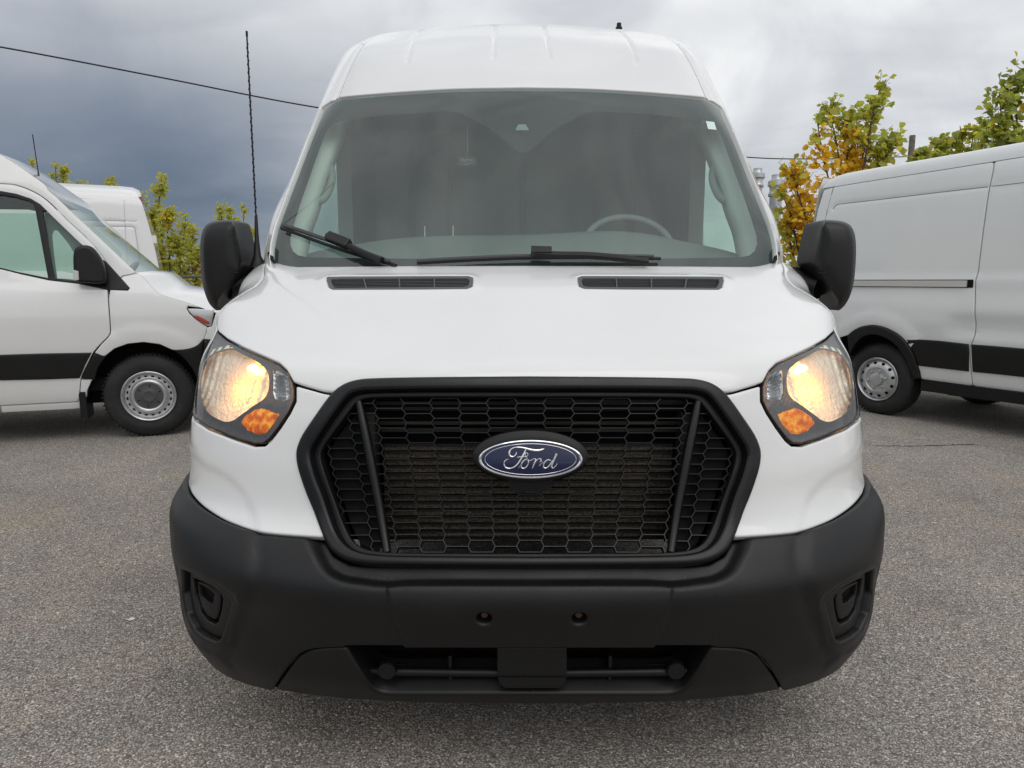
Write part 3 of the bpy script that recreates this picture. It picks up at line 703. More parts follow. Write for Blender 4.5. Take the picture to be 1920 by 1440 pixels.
stroke([(765,668),(785,640),(812,606),(842,570),(870,552)], [7,8,8,8,6], lt)
stroke([(880,552),(850,560),(820,590),(802,625),(806,658),(830,672),(862,660),(888,626),(897,590),(890,560),(905,570),(935,565),(962,548)], [14,14,16,18,16,14,13,14,15,12,8,8,7], lt)
stroke([(962,548),(985,548),(988,570),(975,605),(960,640),(945,672)], [8,12,16,18,18,14], lt)
stroke([(965,612),(990,580),(1015,555),(1040,545),(1058,556),(1054,580),(1042,590)], [8,8,9,12,14,14,8], lt)
stroke([(1030,640),(1060,610),(1085,585)], [6,6,6], lt)
stroke([(1180,570),(1150,560),(1118,576),(1094,608),(1086,642),(1100,666),(1130,664),(1160,640),(1188,600),(1205,566)], [12,13,14,16,18,16,13,13,12,8], lt)
stroke([(1262,486),(1245,520),(1225,565),(1205,610),(1192,645),(1200,668),(1225,660),(1248,635),(1268,608)], [30,24,20,19,18,14,10,8,6], lt)
lt.build('badge_script', CHROME, badge)
q = spline([(994.7 + 85.5 * math.cos(t), 861 + 29.0 * math.sin(t)) for t in np.linspace(0, 2 * math.pi, 49)], 2)
MB().tube([B(x, y, face_h(x, y)) for x, y in q], .0007, 6).build('badge_pinstripe', CHROME, badge)
V = [B(x, y, h) for h in (-.005, -.04) for x, y in ((952, 893), (1038, 893), (1034, 916), (1012, 922), (980, 922), (956, 916))]
MB().add(V, [tuple(range(6))] + [(i, (i + 1) % 6, 6 + (i + 1) % 6, 6 + i) for i in range(6)]).build('sensor_pod', VOID, badge, smooth=False)
# ================================================================== upper shell: windscreen, pillars, roof
# rows: centre (y, z), glass edge (x, y, z), pillar outline (x, y, z)
S2C = [((.71,1.345),(.917,.92,1.355),(.992,1.02,1.345)),
 ((.834,1.49),(.926,1.00,1.50),(.985,1.10,1.53)),
 ((.997,1.694),(.888,1.17,1.718),(.962,1.30,1.737)),
 ((1.14,1.872),(.868,1.32,1.907),(.928,1.45,1.930)),
 ((1.32,2.10),(.786,1.45,2.099),(.890,1.60,2.123)),
 ((1.63,2.31),(.772,1.75,2.347),(.889,2.00,2.421)),
 ((2.08,2.565),(.790,2.20,2.574),(.878,2.35,2.603)),
 ((2.60,2.785),(.800,2.60,2.712),(.874,2.60,2.662)),
 ((3.2,2.80),(.800,3.2,2.72),(.872,3.2,2.66)),
 ((5.55,2.79),(.800,5.55,2.71),(.870,5.55,2.64))]
UC = [0, .45, .86, 1.06, 1.7, 5.2]
rows = []
for (cy0, cz0), g, s_ in S2C:
    mid_p = [-g[0] * .53, cy0 + (g[1] - cy0) * .22, cz0 + (g[2] - cz0) * .30]
    back = [-min(1.02, s_[0] + .018), min(s_[1] + .62, 5.56), s_[2]]
    end = [-(s_[0] + .02), 5.56, s_[2]]
    rows.append([[0, cy0, cz0], mid_p, [-g[0], g[1], g[2]], [-s_[0], s_[1], s_[2]], back, end])
net = arr(rows); net = np.concatenate([net[:, ::-1], net[:, 1:] * [-1, 1, 1]], 1)
ucf = np.concatenate([-arr(UC)[::-1], arr(UC)[1:]])
uh = np.concatenate([np.linspace(0, 1.06, 70), np.linspace(1.08, 5.2, 60)]); uuf = np.concatenate([-uh[::-1], uh[1:]])
cm = arr([[-.0, r[0][0], r[0][1]] for r in S2C]); vc2 = np.concatenate([[0], np.cumsum(np.linalg.norm(np.diff(cm, axis=0), axis=1))])
vv2 = np.linspace(0, vc2[-1], 240)
S2 = Surf(cr_rows(net, ucf, vc2, uuf, vv2), uuf, vv2, (0, -1, .5))
V2E = vc2[-1]
W_TOP = [(978,166),(860,168),(760,173.5),(690,179),(652,182.5),(634,185),(620,192.5),(605,203)]
W_SIDE = [(605,203),(596,226),(575,279),(552,338),(533,390),(519,430),(512,462),(511,486),(514,497)]
w_top = S2.px(W_TOP, 5, True); w_side = S2.px(W_SIDE, 5, True)
glass_half = np.vstack([w_top, w_side[1:], [[w_side[-1, 0] + .02, .015]], [[0, .012]]])
glass_l = mirror_loop(glass_half)
FRIT_IN = [(978,283),(968,278),(948,262),(930,245),(912,234),(880,217),(862,208),(846,204.5),(790,207),(720,212),(660,219),(632,225),(620,231),(612,239),(604,255),(588,300),(566,362),(550,412),(542,440),(541,455),(546,468),(556,476),(572,479.5),(700,481),(850,482),(978,482)]
frit_in = S2.px(FRIT_IN, 4)
frit_l = mirror_loop(frit_in)
FRIT = mat('ceramic_frit', (.018, .018, .02), .35, spec=.2)
wind = region(S2, 'windscreen', [glass_l], GLASS, van, sp=.03, ds=.015, off=-.004, thick=0)
region(S2, 'black_border', [scale_loop(glass_l, .999), frit_l], FRIT, wind, sp=.03, ds=.012, off=-.010, thick=0)
cam_w = S2.px([(966,241),(972,230),(986,230),(992,241)], 3)
region(S2, 'camera_window', [cam_w], mat('camera_port', (.26, .29, .29), .25), wind, sp=.01, ds=.006, off=-.0085, thick=0)
stk = S2.px([(1324,226),(1340,228),(1344,242.5),(1328,241)], 3)
region(S2, 'windscreen_sticker', [stk], mat('sticker_pale', (.62, .78, .74), .5, var=(220, (.85, .95, .92), .45, .6)), wind, sp=.01, ds=.006, off=-.0025, thick=0)
# roof cap --------------------------------------------------------------
seam = S2.px([(634,182.5),(646,152),(660,120),(672,98),(684,82)], 5)
u_seam = seam[-1, 0]
roof_half = np.vstack([S2.px([(978,163.5),(860,165.5),(760,171),(690,176.5),(652,180),(637,182)], 5, True), seam + [.004, 0], [[u_seam + .004, V2E - .01]], [[0, V2E - .01]]])
ribs_l = [S2.px(p, 4, True) for p in ([(929,50),(927,75),(925,112)], [(786,58),(776,70),(768,90),(762,120)])]
ribs_l = [np.vstack([[[r[0, 0], r[0, 1] + 2.2]], r]) for r in ribs_l]
def roof_feat(uv):
    q = sym(uv); h = np.zeros(len(q))
    for r in ribs_l:
        d = dist_poly(q, r, False); fade = sstep((q[:, 1] - r[-1, 1]) / .12 + .35)
        h -= .009 * np.exp(-(d / .007)**2) * fade
    side = np.interp(q[:, 1], [1.0, 1.9], [0, 1]); 
    return h
xs_r = []
for r in ribs_l:
    rr_ = densify(r[1:], .012)
    for o_ in (-.022, -.012, -.005, 0, .005, .012, .022): xs_r += [rr_ + [o_, 0], (rr_ + [o_, 0]) * [-1, 1]]
roof = region(S2, 'roof_panel', [mirror_loop(roof_half)], WHITE, van, sp=.035, ds=.016, r=.006, thick=.02, feat=roof_feat, extra=np.vstack(xs_r))
# pillar and side of the body, with the door window cut out ------------
def side_cast(y, z): return S2.cast((-3.0, y, z), (1, 0, 0))
dwin = [side_cast(y, z) for y, z in ((1.52,1.42),(1.86,1.42),(2.22,1.44),(2.24,1.70),(2.24,2.02),(2.06,2.06),(1.88,2.04),(1.72,1.82),(1.58,1.60))]
dwin = spline(np.array(dwin), 4, True)
pil = np.vstack([S2.px([(631,183.5),(618,190.5),(603,201)], 4), S2.px([(603,201),(594,224),(573,277),(550,336),(531,388),(517,428),(509.5,462),(508.5,486)], 5, True), [[w_side[-1, 0] - .005, .004]], [[-5.19, .004]], [[-5.19, V2E - .01]], [[u_seam - .003, V2E - .01]], (seam[::-1] + [-.003, 0])])
joint = [S2.px([(577,250),(583,243),(586,245)], 3)]
def pil_feat(uv):
    q = sym(uv); h = np.zeros(len(q))
    for j in joint: h -= .004 * np.exp(-(dist_poly(q, j, False) / .004)**2)
    # drip channel beside the roof cap and a soft ridge down the pillar
    d = dist_poly(q, seam - [.030, 0], False); h -= .010 * np.exp(-(d / .012)**2)
    d = dist_poly(q, w_side - [.022, 0], False); h += .006 * np.exp(-(d / .012)**2)
    return h
ex = np.vstack([densify(seam, .02) + [-.03 + k, 0] for k in (-.02, -.01, 0, .01, .02)] + [densify(w_side, .02) + [-.022 + k, 0] for k in (-.014, 0, .014)] + [densify(joint[0], .004) + [0, k] for k in (-.006, -.003, 0, .003, .006)])
side_l, side_r = [region(S2, 'upper_body_side', [pil, dwin], WHITE, van, sp=.035, ds=.016, r=.004, thick=.02, feat=pil_feat, mirror=mm_, extra=ex) for mm_ in (False, True)]
for mm_ in (False, True):
    region(S2, 'door_window', [scale_loop(dwin, 1.02)], SIDEGLASS, van, sp=.06, ds=.03, off=-.012, thick=0, mirror=mm_)
# small black plug at the foot of each pillar
for mm_ in (False, True):
    lp = S2.px([(503,472),(507,474),(511,486),(515,494),(509,489),(503.5,481)], 3, False, True)
    region(S2, 'pillar_plug', [lp], BLACK, van, sp=.01, ds=.005, off=.004, r=.002, thick=.01, mirror=mm_)
# lower body sides, rear, underside -------------------------------------
def side_x(z): return np.interp(z, [.30, .45, .70, 1.0, 1.36], [.965, 1.0, 1.025, 1.03, .995])
ys = np.linspace(.95, 5.56, 90); zs = np.linspace(.30, 1.36, 40)
def side_surf(sg): return Surf(np.stack([np.stack([sg * np.full(len(ys), side_x(z)), ys, np.full(len(ys), z)], -1) for z in zs]), ys, zs, (sg, 0, 0))
WB, FW_Y = 3.5, 1.13
def arch(y0, R, z0=.36): return [[y0 + R * math.cos(t), z0 + R * math.sin(t)] for t in np.linspace(math.pi, 0, 22)]
lo_loop = [[.96, 1.35]] + [[.96, .80]] + [p for p in arch(FW_Y, .43) if p[0] > .97] + [[FW_Y + .43, .34]] + [[FW_Y + WB - .43, .34]] + arch(FW_Y + WB, .43) + [[FW_Y + WB + .43, .36], [5.55, .36], [5.55, 1.35]]
for sg in (-1, 1):
    Ss = side_surf(sg)
    ls = region(Ss, 'lower_body_side', [arr(lo_loop)], WHITE, van, sp=.07, ds=.03, r=.004, thick=.02)
    region(Ss, 'side_moulding', [arr([[1.66, .52], [4.12, .52], [4.12, .66], [1.66, .66]])], BUMP, ls, sp=.07, ds=.03, off=.012, r=.008, thick=.012)
MB().add([(-.99,5.56,.36),(.99,5.56,.36),(.99,5.57,1.36),(.90,5.57,2.62),(.5,5.57,2.76),(0,5.57,2.79),(-.5,5.57,2.76),(-.90,5.57,2.62),(-.99,5.57,1.36)], [tuple(range(9))]).build('rear_doors', WHITE, van, smooth=False)
MB().box((0, 3.3, .38), (.90, 2.25, .07)).build('underbody', VOID, van)
MB().add([(x, y, z) for y, z, w_ in ((.10, .25, .48), (.26, .245, .72), (.48, .235, .84), (.80, .24, .84)) for x in (-w_, w_)], [(0, 1, 3, 2), (2, 3, 5, 4), (4, 5, 7, 6)]).build('light_blocking_tray', VOID, van)  # unseen sheet added to block light and deepen the shade under the front
def wheel(name, c, ax, R, W, parent, style, rim_r, ang=0.0):
    """c: centre of the outer face; ax: outward axis"""
    c = np.asarray(c, float); ax = np.asarray(ax, float); ax /= np.linalg.norm(ax)
    t = bpy.data.objects.new(name, None); COL.objects.link(t); t.location = c; t.parent = parent; t.matrix_parent_inverse = chain_matrix(parent).inverted(); t.empty_display_size = .1
    tr = MB(); sh = .02
    prof = [(-W, rim_r), (-W + .005, R * .80), (-W + .02, R * .94), (-W + .05, R * .995), (-W * .5, R), (-.05, R * .995), (-.022, R * .965), (-.008, R * .90), (.006, R * .80), (.006, R * .74), (-.004, rim_r * 1.04), (-.012, rim_r * 1.0)]
    tr.lathe(c, ax, prof, 72)
    a = np.cross(ax, [0, 0, 1.0]); a /= np.linalg.norm(a); b = np.cross(ax, a)
    for k in range(64):                       # tread blocks
        th = 2 * math.pi * k / 64; e = a * math.cos(th) + b * math.sin(th); f = -a * math.sin(th) + b * math.cos(th)
        for w0 in (-.035, -.10, -.165):
            tr.box(c + e * (R + .001) + ax * w0 + f * (.012 if w0 == -.10 else 0), (.5, .5, .5), np.stack([e * .010, f * .0125, ax * .026], 1) * 2 / 2)
    tr.build('tyre', RUBBER, t, sharp=45)
    rm = MB()
    if style == 'closed':                       # steel rim with small round holes near its edge and a dark centre cap
        rm.lathe(c, ax, [(-.03, rim_r), (.004, rim_r * 1.01), (.008, rim_r * .985), (.004, rim_r * .95), (-.010, rim_r * .92), (-.026, rim_r * .88), (-.030, rim_r * .80), (-.026, rim_r * .72), (-.008, rim_r * .66), (.0, rim_r * .60), (-.004, rim_r * .54), (-.014, rim_r * .50), (-.014, 0)], 64)
        ro = rm.build('rim', STEEL, t)
        for k in range(20):
            th = 2 * math.pi * k / 20 + ang; e = a * math.cos(th) + b * math.sin(th)
            MB().lathe(c + e * rim_r * .80 + ax * -.0285, ax, [(0, rim_r * .062), (.0008, 0)], 12).build('rim_hole', VOID, ro)
        MB().lathe(c, ax, [(-.012, rim_r * .55), (-.004, rim_r * .53), (-.008, rim_r * .30), (.0, rim_r * .24), (.002, rim_r * .2), (-.004, rim_r * .12), (-.002, 0)], 48).build('hub_cap', mat('cap_grey', (.07, .072, .075), .5), ro)
        for k in range(6):
            th = 2 * math.pi * k / 6 + .4; e = a * math.cos(th) + b * math.sin(th); f = np.cross(ax, e)
            MB().box(c + e * rim_r * .42 + ax * -.003, (.5, .5, .5), np.stack([e * .016, f * .007, ax * .004], 1)).build('cap_slot', VOID, ro)
    else:                                       # steel rim with round windows, raised bolts and hub
        rm.lathe(c, ax, [(-.03, rim_r), (.004, rim_r * 1.01), (.008, rim_r * .985), (.002, rim_r * .95), (-.03, rim_r * .90), (-.02, rim_r * .86), (.0, rim_r * .76), (.012, rim_r * .64), (.014, rim_r * .56), (.006, rim_r * .52), (.004, rim_r * .32), (.03, rim_r * .29), (.034, rim_r * .2), (.034, 0)], 64)
        ro = rm.build('rim', STEEL, t)
        for k in range(12):
            th = 2 * math.pi * k / 12 + ang; e = a * math.cos(th) + b * math.sin(th); f = np.cross(ax, e)
            nrm = ax + e * .55; nrm /= np.linalg.norm(nrm)
            MB().lathe(c + e * rim_r * .775 + ax * .001, nrm, [(0, rim_r * .078), (.001, 0)], 14).build('rim_hole', VOID, ro)
        for k in range(6):
            th = 2 * math.pi * k / 6 + ang; e = a * math.cos(th) + b * math.sin(th)
            MB().lathe(c + e * rim_r * .42, ax, [(.0, .015), (.022, .014), (.024, .010), (.024, 0)], 6).build('wheel_bolt', STEEL, ro, sharp=20)
    return t
for sg in (-1, 1):
    for yy in (FW_Y, FW_Y + WB): wheel('wheel', (sg * .985, yy, .355), (sg, 0, 0), .355, .22, van, 'windows', .215)
# ------------------------------------------------------------------ cab interior
DASH = mat('dashboard_grey', (.15, .165, .16), .65, var=(3, (.20, .215, .21), .35, .75))
TRIM = mat('pale_trim', (.86, .87, .83), .6)
TRIMG = mat('grey_trim', (.36, .39, .385), .65)
LINER = mat('headliner', (.5, .51, .5), .9)
PART = mat('bulkhead_grey', (.36, .47, .46), .6, var=(1.5, (.45, .56, .55), .35, .7))
FLOORM = mat('cab_floor', (.02, .02, .02), .8)
# dashboard: lofted pad
dp = []
for x in np.linspace(-.90, .90, 37):
    k = abs(x) / .90; yb = .86 + .17 * k**2.2
    bump = .022 * math.exp(-((x - .41) / .27)**2)
    dp.append([(x, yb, 1.38), (x, yb + .14, 1.435 + bump * .3 - .02 * k**4), (x, yb + .30, 1.495 - .05 * k**4 + bump), (x, yb + .40, 1.516 - .085 * k**4 + bump), (x, yb + .46, 1.50 - .085 * k**4 + bump), (x, yb + .48, 1.38 - .04 * k), (x, yb + .40, 1.05)])
Vd = [p for r in dp for p in r]; nd = len(dp[0])
MB().add(Vd, [(i * nd + j, i * nd + j + 1, (i + 1) * nd + j + 1, (i + 1) * nd + j) for i in range(len(dp) - 1) for j in range(nd - 1)]).build('dashboard', DASH, van, sharp=60)
# steering wheel
cw = np.array([.475, 1.50, 1.476]); axw = np.array([0, -.74, .67]); axw /= np.linalg.norm(axw)
ux = np.array([1.0, 0, 0]); uy = np.cross(axw, ux)
sw = MB().tube([cw + .195 * (ux * math.cos(t) + uy * math.sin(t)) for t in np.linspace(0, 2 * math.pi, 49)], .0155, 10, False).build('steering_wheel', mat('wheel_leather', (.42, .43, .43), .4), van)
MB().lathe(cw - axw * .03, axw, [(0, .08), (.04, .075), (.05, .05), (.052, 0)], 24).build('airbag_cover', DASH, sw)
for a0 in (0, math.pi, -math.pi / 2):
    e = ux * math.cos(a0) + uy * math.sin(a0); MB().tube([cw - axw * .005 + e * .07, cw + e * .19], .014, 6).build('spoke', DASH, sw)
# pillar trims: inner face of the A pillar with the grab handle
for sg in (-1, 1):
    P_in = []
    for py_, l_, r_, yd in ((214, 606, 676, 1.50), (228, 600, 652, 1.46), (260, 588, 642, 1.38), (300, 574, 627, 1.30), (350, 557, 608, 1.22), (400, 540, 594, 1.15), (440, 527, 580, 1.10), (482, 518, 572, 1.05)):
        w_ = r_ - l_; P_in.append([K(l_, py_, yd), K(l_ + w_ * .45, py_, yd + .015), K(l_ + w_ * .82, py_, yd + .05), K(r_, py_, yd + .11), K(r_ + 5, py_, yd + .30)])
    P_s = [spline(np.array(r), 4) for r in P_in]; P_s = np.stack(P_s); P_s = np.stack([spline(P_s[:, i], 4) for i in range(P_s.shape[1])], 1)
    if sg > 0: P_s = P_s * np.array([-1, 1, 1])
    a_, b_ = P_s.shape[:2]
    pt = MB().add(P_s.reshape(-1, 3), [(i * b_ + j, i * b_ + j + 1, (i + 1) * b_ + j + 1, (i + 1) * b_ + j) for i in range(a_ - 1) for j in range(b_ - 1)]).build('pillar_trim', TRIM, van, sharp=60)
    hp = [(.835, 1.37, 1.83), (.812, 1.38, 1.815), (.800, 1.37, 1.76), (.808, 1.33, 1.70), (.825, 1.29, 1.66), (.855, 1.28, 1.65)]
    MB().tube(spline([(sg * x, y, z) for x, y, z in hp], 5), .017, 10).build('grab_handle', mat('handle_grey', (.30, .325, .31), .55), pt)
    # door frame and B pillar inside
    MB().box((sg * .85, 2.10, 1.72), (.035, .30, .36)).build('door_pillar', TRIMG, van)
    MB().box((sg * .955, 1.85, 1.12), (.02, .62, .30)).build('door_card', TRIMG, van)
    MB().box((sg * .79, 2.10, 2.08), (.045, .36, .045)).build('door_header', LINER, van)
    MB().tube([(sg * .86, 2.10, 1.40), (sg * .865, 2.13, 1.75), (sg * .86, 2.14, 2.06)], .010, 6).build('seat_belt', mat('belt_grey', (.33, .34, .34), .7), van)
MB().box((0, 2.52, 1.55), (.98, .015, .85)).build('bulkhead', PART, van)
for k, x in enumerate((-.62, -.40, .02, .44, .66)):
    MB().box((x, 2.495, 1.62), (.012, .012, .60)).build('bulkhead_rib', TRIMG, van)
hl_v = [(x, y, z) for y, z in ((1.50, 2.085), (1.9, 2.16), (2.5, 2.19)) for x in (-.80, 0, .80)]
MB().add(hl_v, [(0, 1, 4, 3), (1, 2, 5, 4), (3, 4, 7, 6), (4, 5, 8, 7)]).build('headliner', LINER, van)
MB().box((0, 1.95, .62), (.97, 1.0, .02)).build('cab_floor', FLOORM, van)
SEATM = mat('seat_fabric', (.032, .034, .036), .85)
for x, w_ in ((.43, .25), (-.36, .42)):
    st = MB().box((x, 2.12, .95), (w_, .24, .09)).build('seat_cushion', SEATM, van)
    bk = MB().box((x, 2.36, 1.16), (w_ * .94, .07, .25), np.array([[1, 0, 0], [0, .98, -.2], [0, .2, .98]])).build('seat_back', SEATM, van)
    for o_, q_ in ((st, .06), (bk, .05)):
        b_ = o_.modifiers.new('bevel', 'BEVEL'); b_.width = q_; b_.segments = 4
# two thin pale rods added to imitate reflections in the windscreen
for px_, py0, py1 in ((796.5, 424, 445), (849.5, 423, 440)):
    MB().tube([K(px_, py1 + 2, 1.30), K(px_, py0, 1.30)], .0022, 6).build('reflection_rod', mat('reflection_white', (.75, .78, .77), .5), van)
# ------------------------------------------------------------------ wipers
def on_glass(px, py, off): 
    uv = S2.cast(CAMP, raydir(px, py))[None]; return S2.ev(uv)[0] + S2.normal(uv)[0] * off
wp1 = [(532,432),(560,442),(600,457),(640,471),(680,484),(715,494),(745,502)]
w1 = MB().tube([on_glass(x, y, .012) for x, y in spline(wp1, 4)], .0065, 6).build('wiper_blade', BLACK, van)
MB().tube([on_glass(x, y, .022) for x, y in spline([(536,429),(570,440),(610,454),(650,466),(690,482),(735,498)], 4)], [.004] + [.008] * 19 + [.005], 6).build('wiper_spoiler', mat('wiper_rubber', (.05, .05, .052), .5), w1)
MB().tube([on_glass(x, y, .034) for x, y in spline([(621,453),(640,461),(660,472),(690,487),(722,500)], 4)], .012, 8).build('wiper_arm', BLACK, w1)
b = MB(); pa, pb = on_glass(620, 453, .034), on_glass(664, 471, .034); d_ = (pb - pa) / np.linalg.norm(pb - pa); n_ = seat(S2, 640, 462)[1]; s_ = np.cross(n_, d_)
b.box((pa + pb) / 2, (.5, .5, .5), np.stack([d_ * .10, s_ * .034, n_ * .028], 1)); cn = b.build('wiper_connector', GLOSSB, w1, smooth=False)
bm_ = cn.modifiers.new('bevel', 'BEVEL'); bm_.width = .004; bm_.segments = 2
wp2 = [(784,498),(830,495),(900,491.5),(960,489),(1015,488),(1100,487.5),(1170,488.5),(1236,489)]
w2 = MB().tube([on_glass(x, y, .012) for x, y in spline(wp2, 4)], .0065, 6).build('wiper_blade', BLACK, van)
MB().tube([on_glass(x, y - 1.5, .020) for x, y in spline(wp2[:-1] + [(1222, 489)], 4)], .0065, 6).build('wiper_spoiler', MATS['wiper_rubber'], w2)
MB().tube([on_glass(x, y, .032) for x, y in spline([(1003,487),(1040,490),(1100,491),(1160,496),(1210,502)], 4)], .012, 8).build('wiper_arm', BLACK, w2)
b = MB(); pa, pb = on_glass(1000, 484, .032), on_glass(1028, 485, .032); d_ = (pb - pa) / np.linalg.norm(pb - pa); n_ = seat(S2, 1012, 485)[1]; s_ = np.cross(n_, d_)
b.box((pa + pb) / 2, (.5, .5, .5), np.stack([d_ * .07, s_ * .026, n_ * .03], 1)); cn = b.build('wiper_connector', GLOSSB, w2, smooth=False)
# scuttle in the gap between bonnet and glass
MB().add([(x, y, z) for x in (-.93, -.6, -.3, 0, .3, .6, .93) for y, z in ((.74 + .17 * abs(x / .93)**2.2, 1.335), (.80 + .15 * abs(x / .93)**2.2, 1.30))], [(2 * i, 2 * i + 1, 2 * i + 3, 2 * i + 2) for i in range(6)]).build('scuttle_panel', VOID, van)
# ------------------------------------------------------------------ door mirrors
MIR = [(377.5,500),(376.5,470),(378,444),(382,430),(389,420),(400,415),(420,412.5),(436,412.5),(444,416),(448,426),(455,455),(461,487),(455,503),(445,518),(430,541),(418,562),(408,582),(399,577),(390,565),(384,548),(379.5,525)]
MF = [(381,500),(380,470),(382,446),(387,431),(393,424),(402,420),(420,417.5),(433,418),(437,423),(439,432),(443,460),(447,490),(446,505),(438,517),(424,539),(413,556),(406,566),(400,564),(393,553),(387,538),(383,520)]
Mout = [K(x, y, 1.03) for x, y in spline(MIR, 4, True)]; Mfr = [K(x, y, .955) for x, y in spline(MF, 4, True)]
c0 = np.mean(Mfr, 0)
for sg in (-1, 1):
    fl = np.array([1, 1, 1]) if sg < 0 else np.array([-1, 1, 1]); sh_ = np.array([0, 0, 0]) if sg < 0 else np.array([.034, 0, 0])
    R0 = [p + np.array([0, .12, 0]) for p in Mout]; R1 = [p * 1 for p in Mout]
    mid_ = [(a * .62 + b * .38) + np.array([0, -.012, 0]) for a, b in zip(Mout, Mfr)]
    in1 = [c0 + (p - c0) * .80 + np.array([0, -.012, 0]) for p in Mfr]; in2 = [c0 + (p - c0) * .45 + np.array([0, -.018, 0]) for p in Mfr]
    rs = [[p * fl + sh_ for p in r] for r in (R0, R1, mid_, Mfr, in1, in2)]
    mr = rings(rs).build('door_mirror', BUMP, van, sharp=60)
    MB().add([p * fl + sh_ + [0, .001, 0] for p in R0], [tuple(range(len(R0)))]).build('mirror_glass', CHROME, mr, smooth=False)
    MB().tube([K(382, 508, .952) * fl + sh_, K(447, 511, .948) * fl + sh_], .002, 5).build('mirror_seam', GLOSSB, mr)
    arm = [K(425, 540, 1.08), K(450, 535, 1.12), K(480, 525, 1.16)]
    MB().tube([p * fl for p in arm], [.045, .05, .06], 12).build('mirror_arm', BUMP, mr)
# ------------------------------------------------------------------ aerial
a0, an = seat(S1, 485, 497, .0)
ab = MB(); tip = K(463, 68, a0[1] + .11); b1 = K(480, 405, a0[1] + .035)
ab.tube([K(484, 500, a0[1]), K(484, 493, a0[1]), K(482.5, 480, a0[1] + .005), K(481.5, 450, a0[1] + .018), b1], [.030, .026, .014, .0085, .0055], 12)
aer = ab.build('aerial', BLACK, van)
pts = [b1 + (tip - b1) * t for t in np.linspace(0, 1, 300)]
MB().tube(pts, .0031, 7).build('whip', BLACK, aer)
hx = []
for t in np.linspace(0, .97, 420):
    p = b1 + (tip - b1) * t; th = t * 2 * math.pi * 22; hx.append(p + np.array([math.cos(th), math.sin(th), 0]) * .0033)
MB().tube(hx, .0016, 5).build('coil', BLACK, aer)
MB().tube([tip, tip + np.array([0, 0, .018])], .0045, 8).build('aerial_tip', BLACK, aer)
rb = K(1160.5, 52, 2.62); MB().lathe(rb - [0, 0, .02], (0, 0, 1), [(0, .020), (.022, .019), (.024, .014), (.044, .013), (.046, .010), (.046, 0)], 16).build('roof_vent', BLACK, van)
# ------------------------------------------------------------------ hanging tag
TAG = mat('tag_card', (.10, .105, .105), .5)
tp = [K(x, y, 1.42) for x, y in ((859, 293), (895, 293), (895, 311), (859, 311))]
V = tp + [p + np.array([0, .003, 0]) for p in tp]
tagm = MB().add(V, [(0, 1, 2, 3), (7, 6, 5, 4), (0, 4, 5, 1), (1, 5, 6, 2), (2, 6, 7, 3), (3, 7, 4, 0)]).build('hanging_tag', TAG, None, smooth=False)
tag(tagm, 'dark rectangular tag lettered PREMIER hanging from a cord behind the windscreen', 'tag')
LETT = mat('tag_lettering', (.72, .73, .66), .5)
def text(body, pos, size, m, parent, name='lettering', rot=(math.pi / 2, 0, 0), depth=.0006):
    cu = bpy.data.curves.new('text', 'FONT'); cu.body = body; cu.size = size; cu.align_x = 'CENTER'; cu.align_y = 'CENTER'; cu.extrude = depth
    o = bpy.data.objects.new('text_source', cu); COL.objects.link(o); bpy.context.view_layer.update()
    me = bpy.data.meshes.new_from_object(o.evaluated_get(bpy.context.evaluated_depsgraph_get())); bpy.data.objects.remove(o)
    me.transform(Matrix.Translation(Vector(pos)) @ Matrix.Rotation(rot[0], 4, 'X'))
    return link(name, me, parent, m, smooth=False)
wtag = abs(tp[1][0] - tp[0][0])
text('PREMIER', K(877, 300.5, 1.418), wtag * .19, LETT, tagm)
MB().tube([K(868, 308.5, 1.417), K(880, 307, 1.417), K(891, 305.5, 1.417)], [.0006, .0016, .0004], 5).build('swoosh', LETT, tagm)
MB().tube([K(877, 293, 1.421), K(876.5, 235, 1.43)], .0012, 5).build('cord', LETT, tagm)
# ================================================================== the other vans
OFFC = np.array([CAMP[0], CAMP[1], 0])
class Side:
    """near side of a parked van: origin on the ground at a wheel, ax points to its front, nr points outward"""
    def __init__(s, o, ax, nr, prof, L0, L1, z0, z1, width):
        s.o = OFFC + np.array([*o, 0.0]); s.ax = arr([*ax, 0]) / np.linalg.norm(ax); s.nr = arr([*nr, 0]) / np.linalg.norm(nr); s.prof = prof; s.w = width
        Ls, zs = np.linspace(L0, L1, 120), np.linspace(z0, z1, 130)
        o_ = np.interp(zs, [p[0] for p in prof], [p[1] for p in prof])
        k = np.ones(5) / 5; o_ = np.convolve(np.pad(o_, 2, mode='edge'), k, 'valid')
        s.zs, s.of = zs, o_
        def G(flip): return np.stack([np.stack([s.o + s.ax * L_ + s.nr * (of if not flip else -s.w - of) + np.array([0, 0, z]) for L_ in Ls]) for z, of in zip(zs, o_)])
        s.near = Surf(G(False), Ls, zs, s.nr); s.far = Surf(G(True), Ls, zs, -s.nr)
    def off(s, z): return float(np.interp(z, s.zs, s.of))
    def P(s, L_, z, inw=0.0, dz=0.0): return s.o + s.ax * L_ + s.nr * (s.off(z) - inw) + np.array([0, 0, z + dz])
def sheet(rows_):
    R = np.array(rows_); a, b = R.shape[:2]
    return MB().add(R.reshape(-1, 3), [(i * b + j, i * b + j + 1, (i + 1) * b + j + 1, (i + 1) * b + j) for i in range(a - 1) for j in range(b - 1)])
def across(sd, L_, z, crown, bulge=0.0, n=13):
    """points from the near side over to the far side at length L_, arching up by crown and forward by bulge"""
    w = sd.w + 2 * sd.off(z); out = []
    for t in np.linspace(0, 1, n):
        q = 1 - abs(2 * t - 1)**2.6
        out.append(sd.o + sd.ax * (L_ + bulge * q) + sd.nr * (sd.off(z) - t * w) + np.array([0, 0, z + crown * q]))
    return out
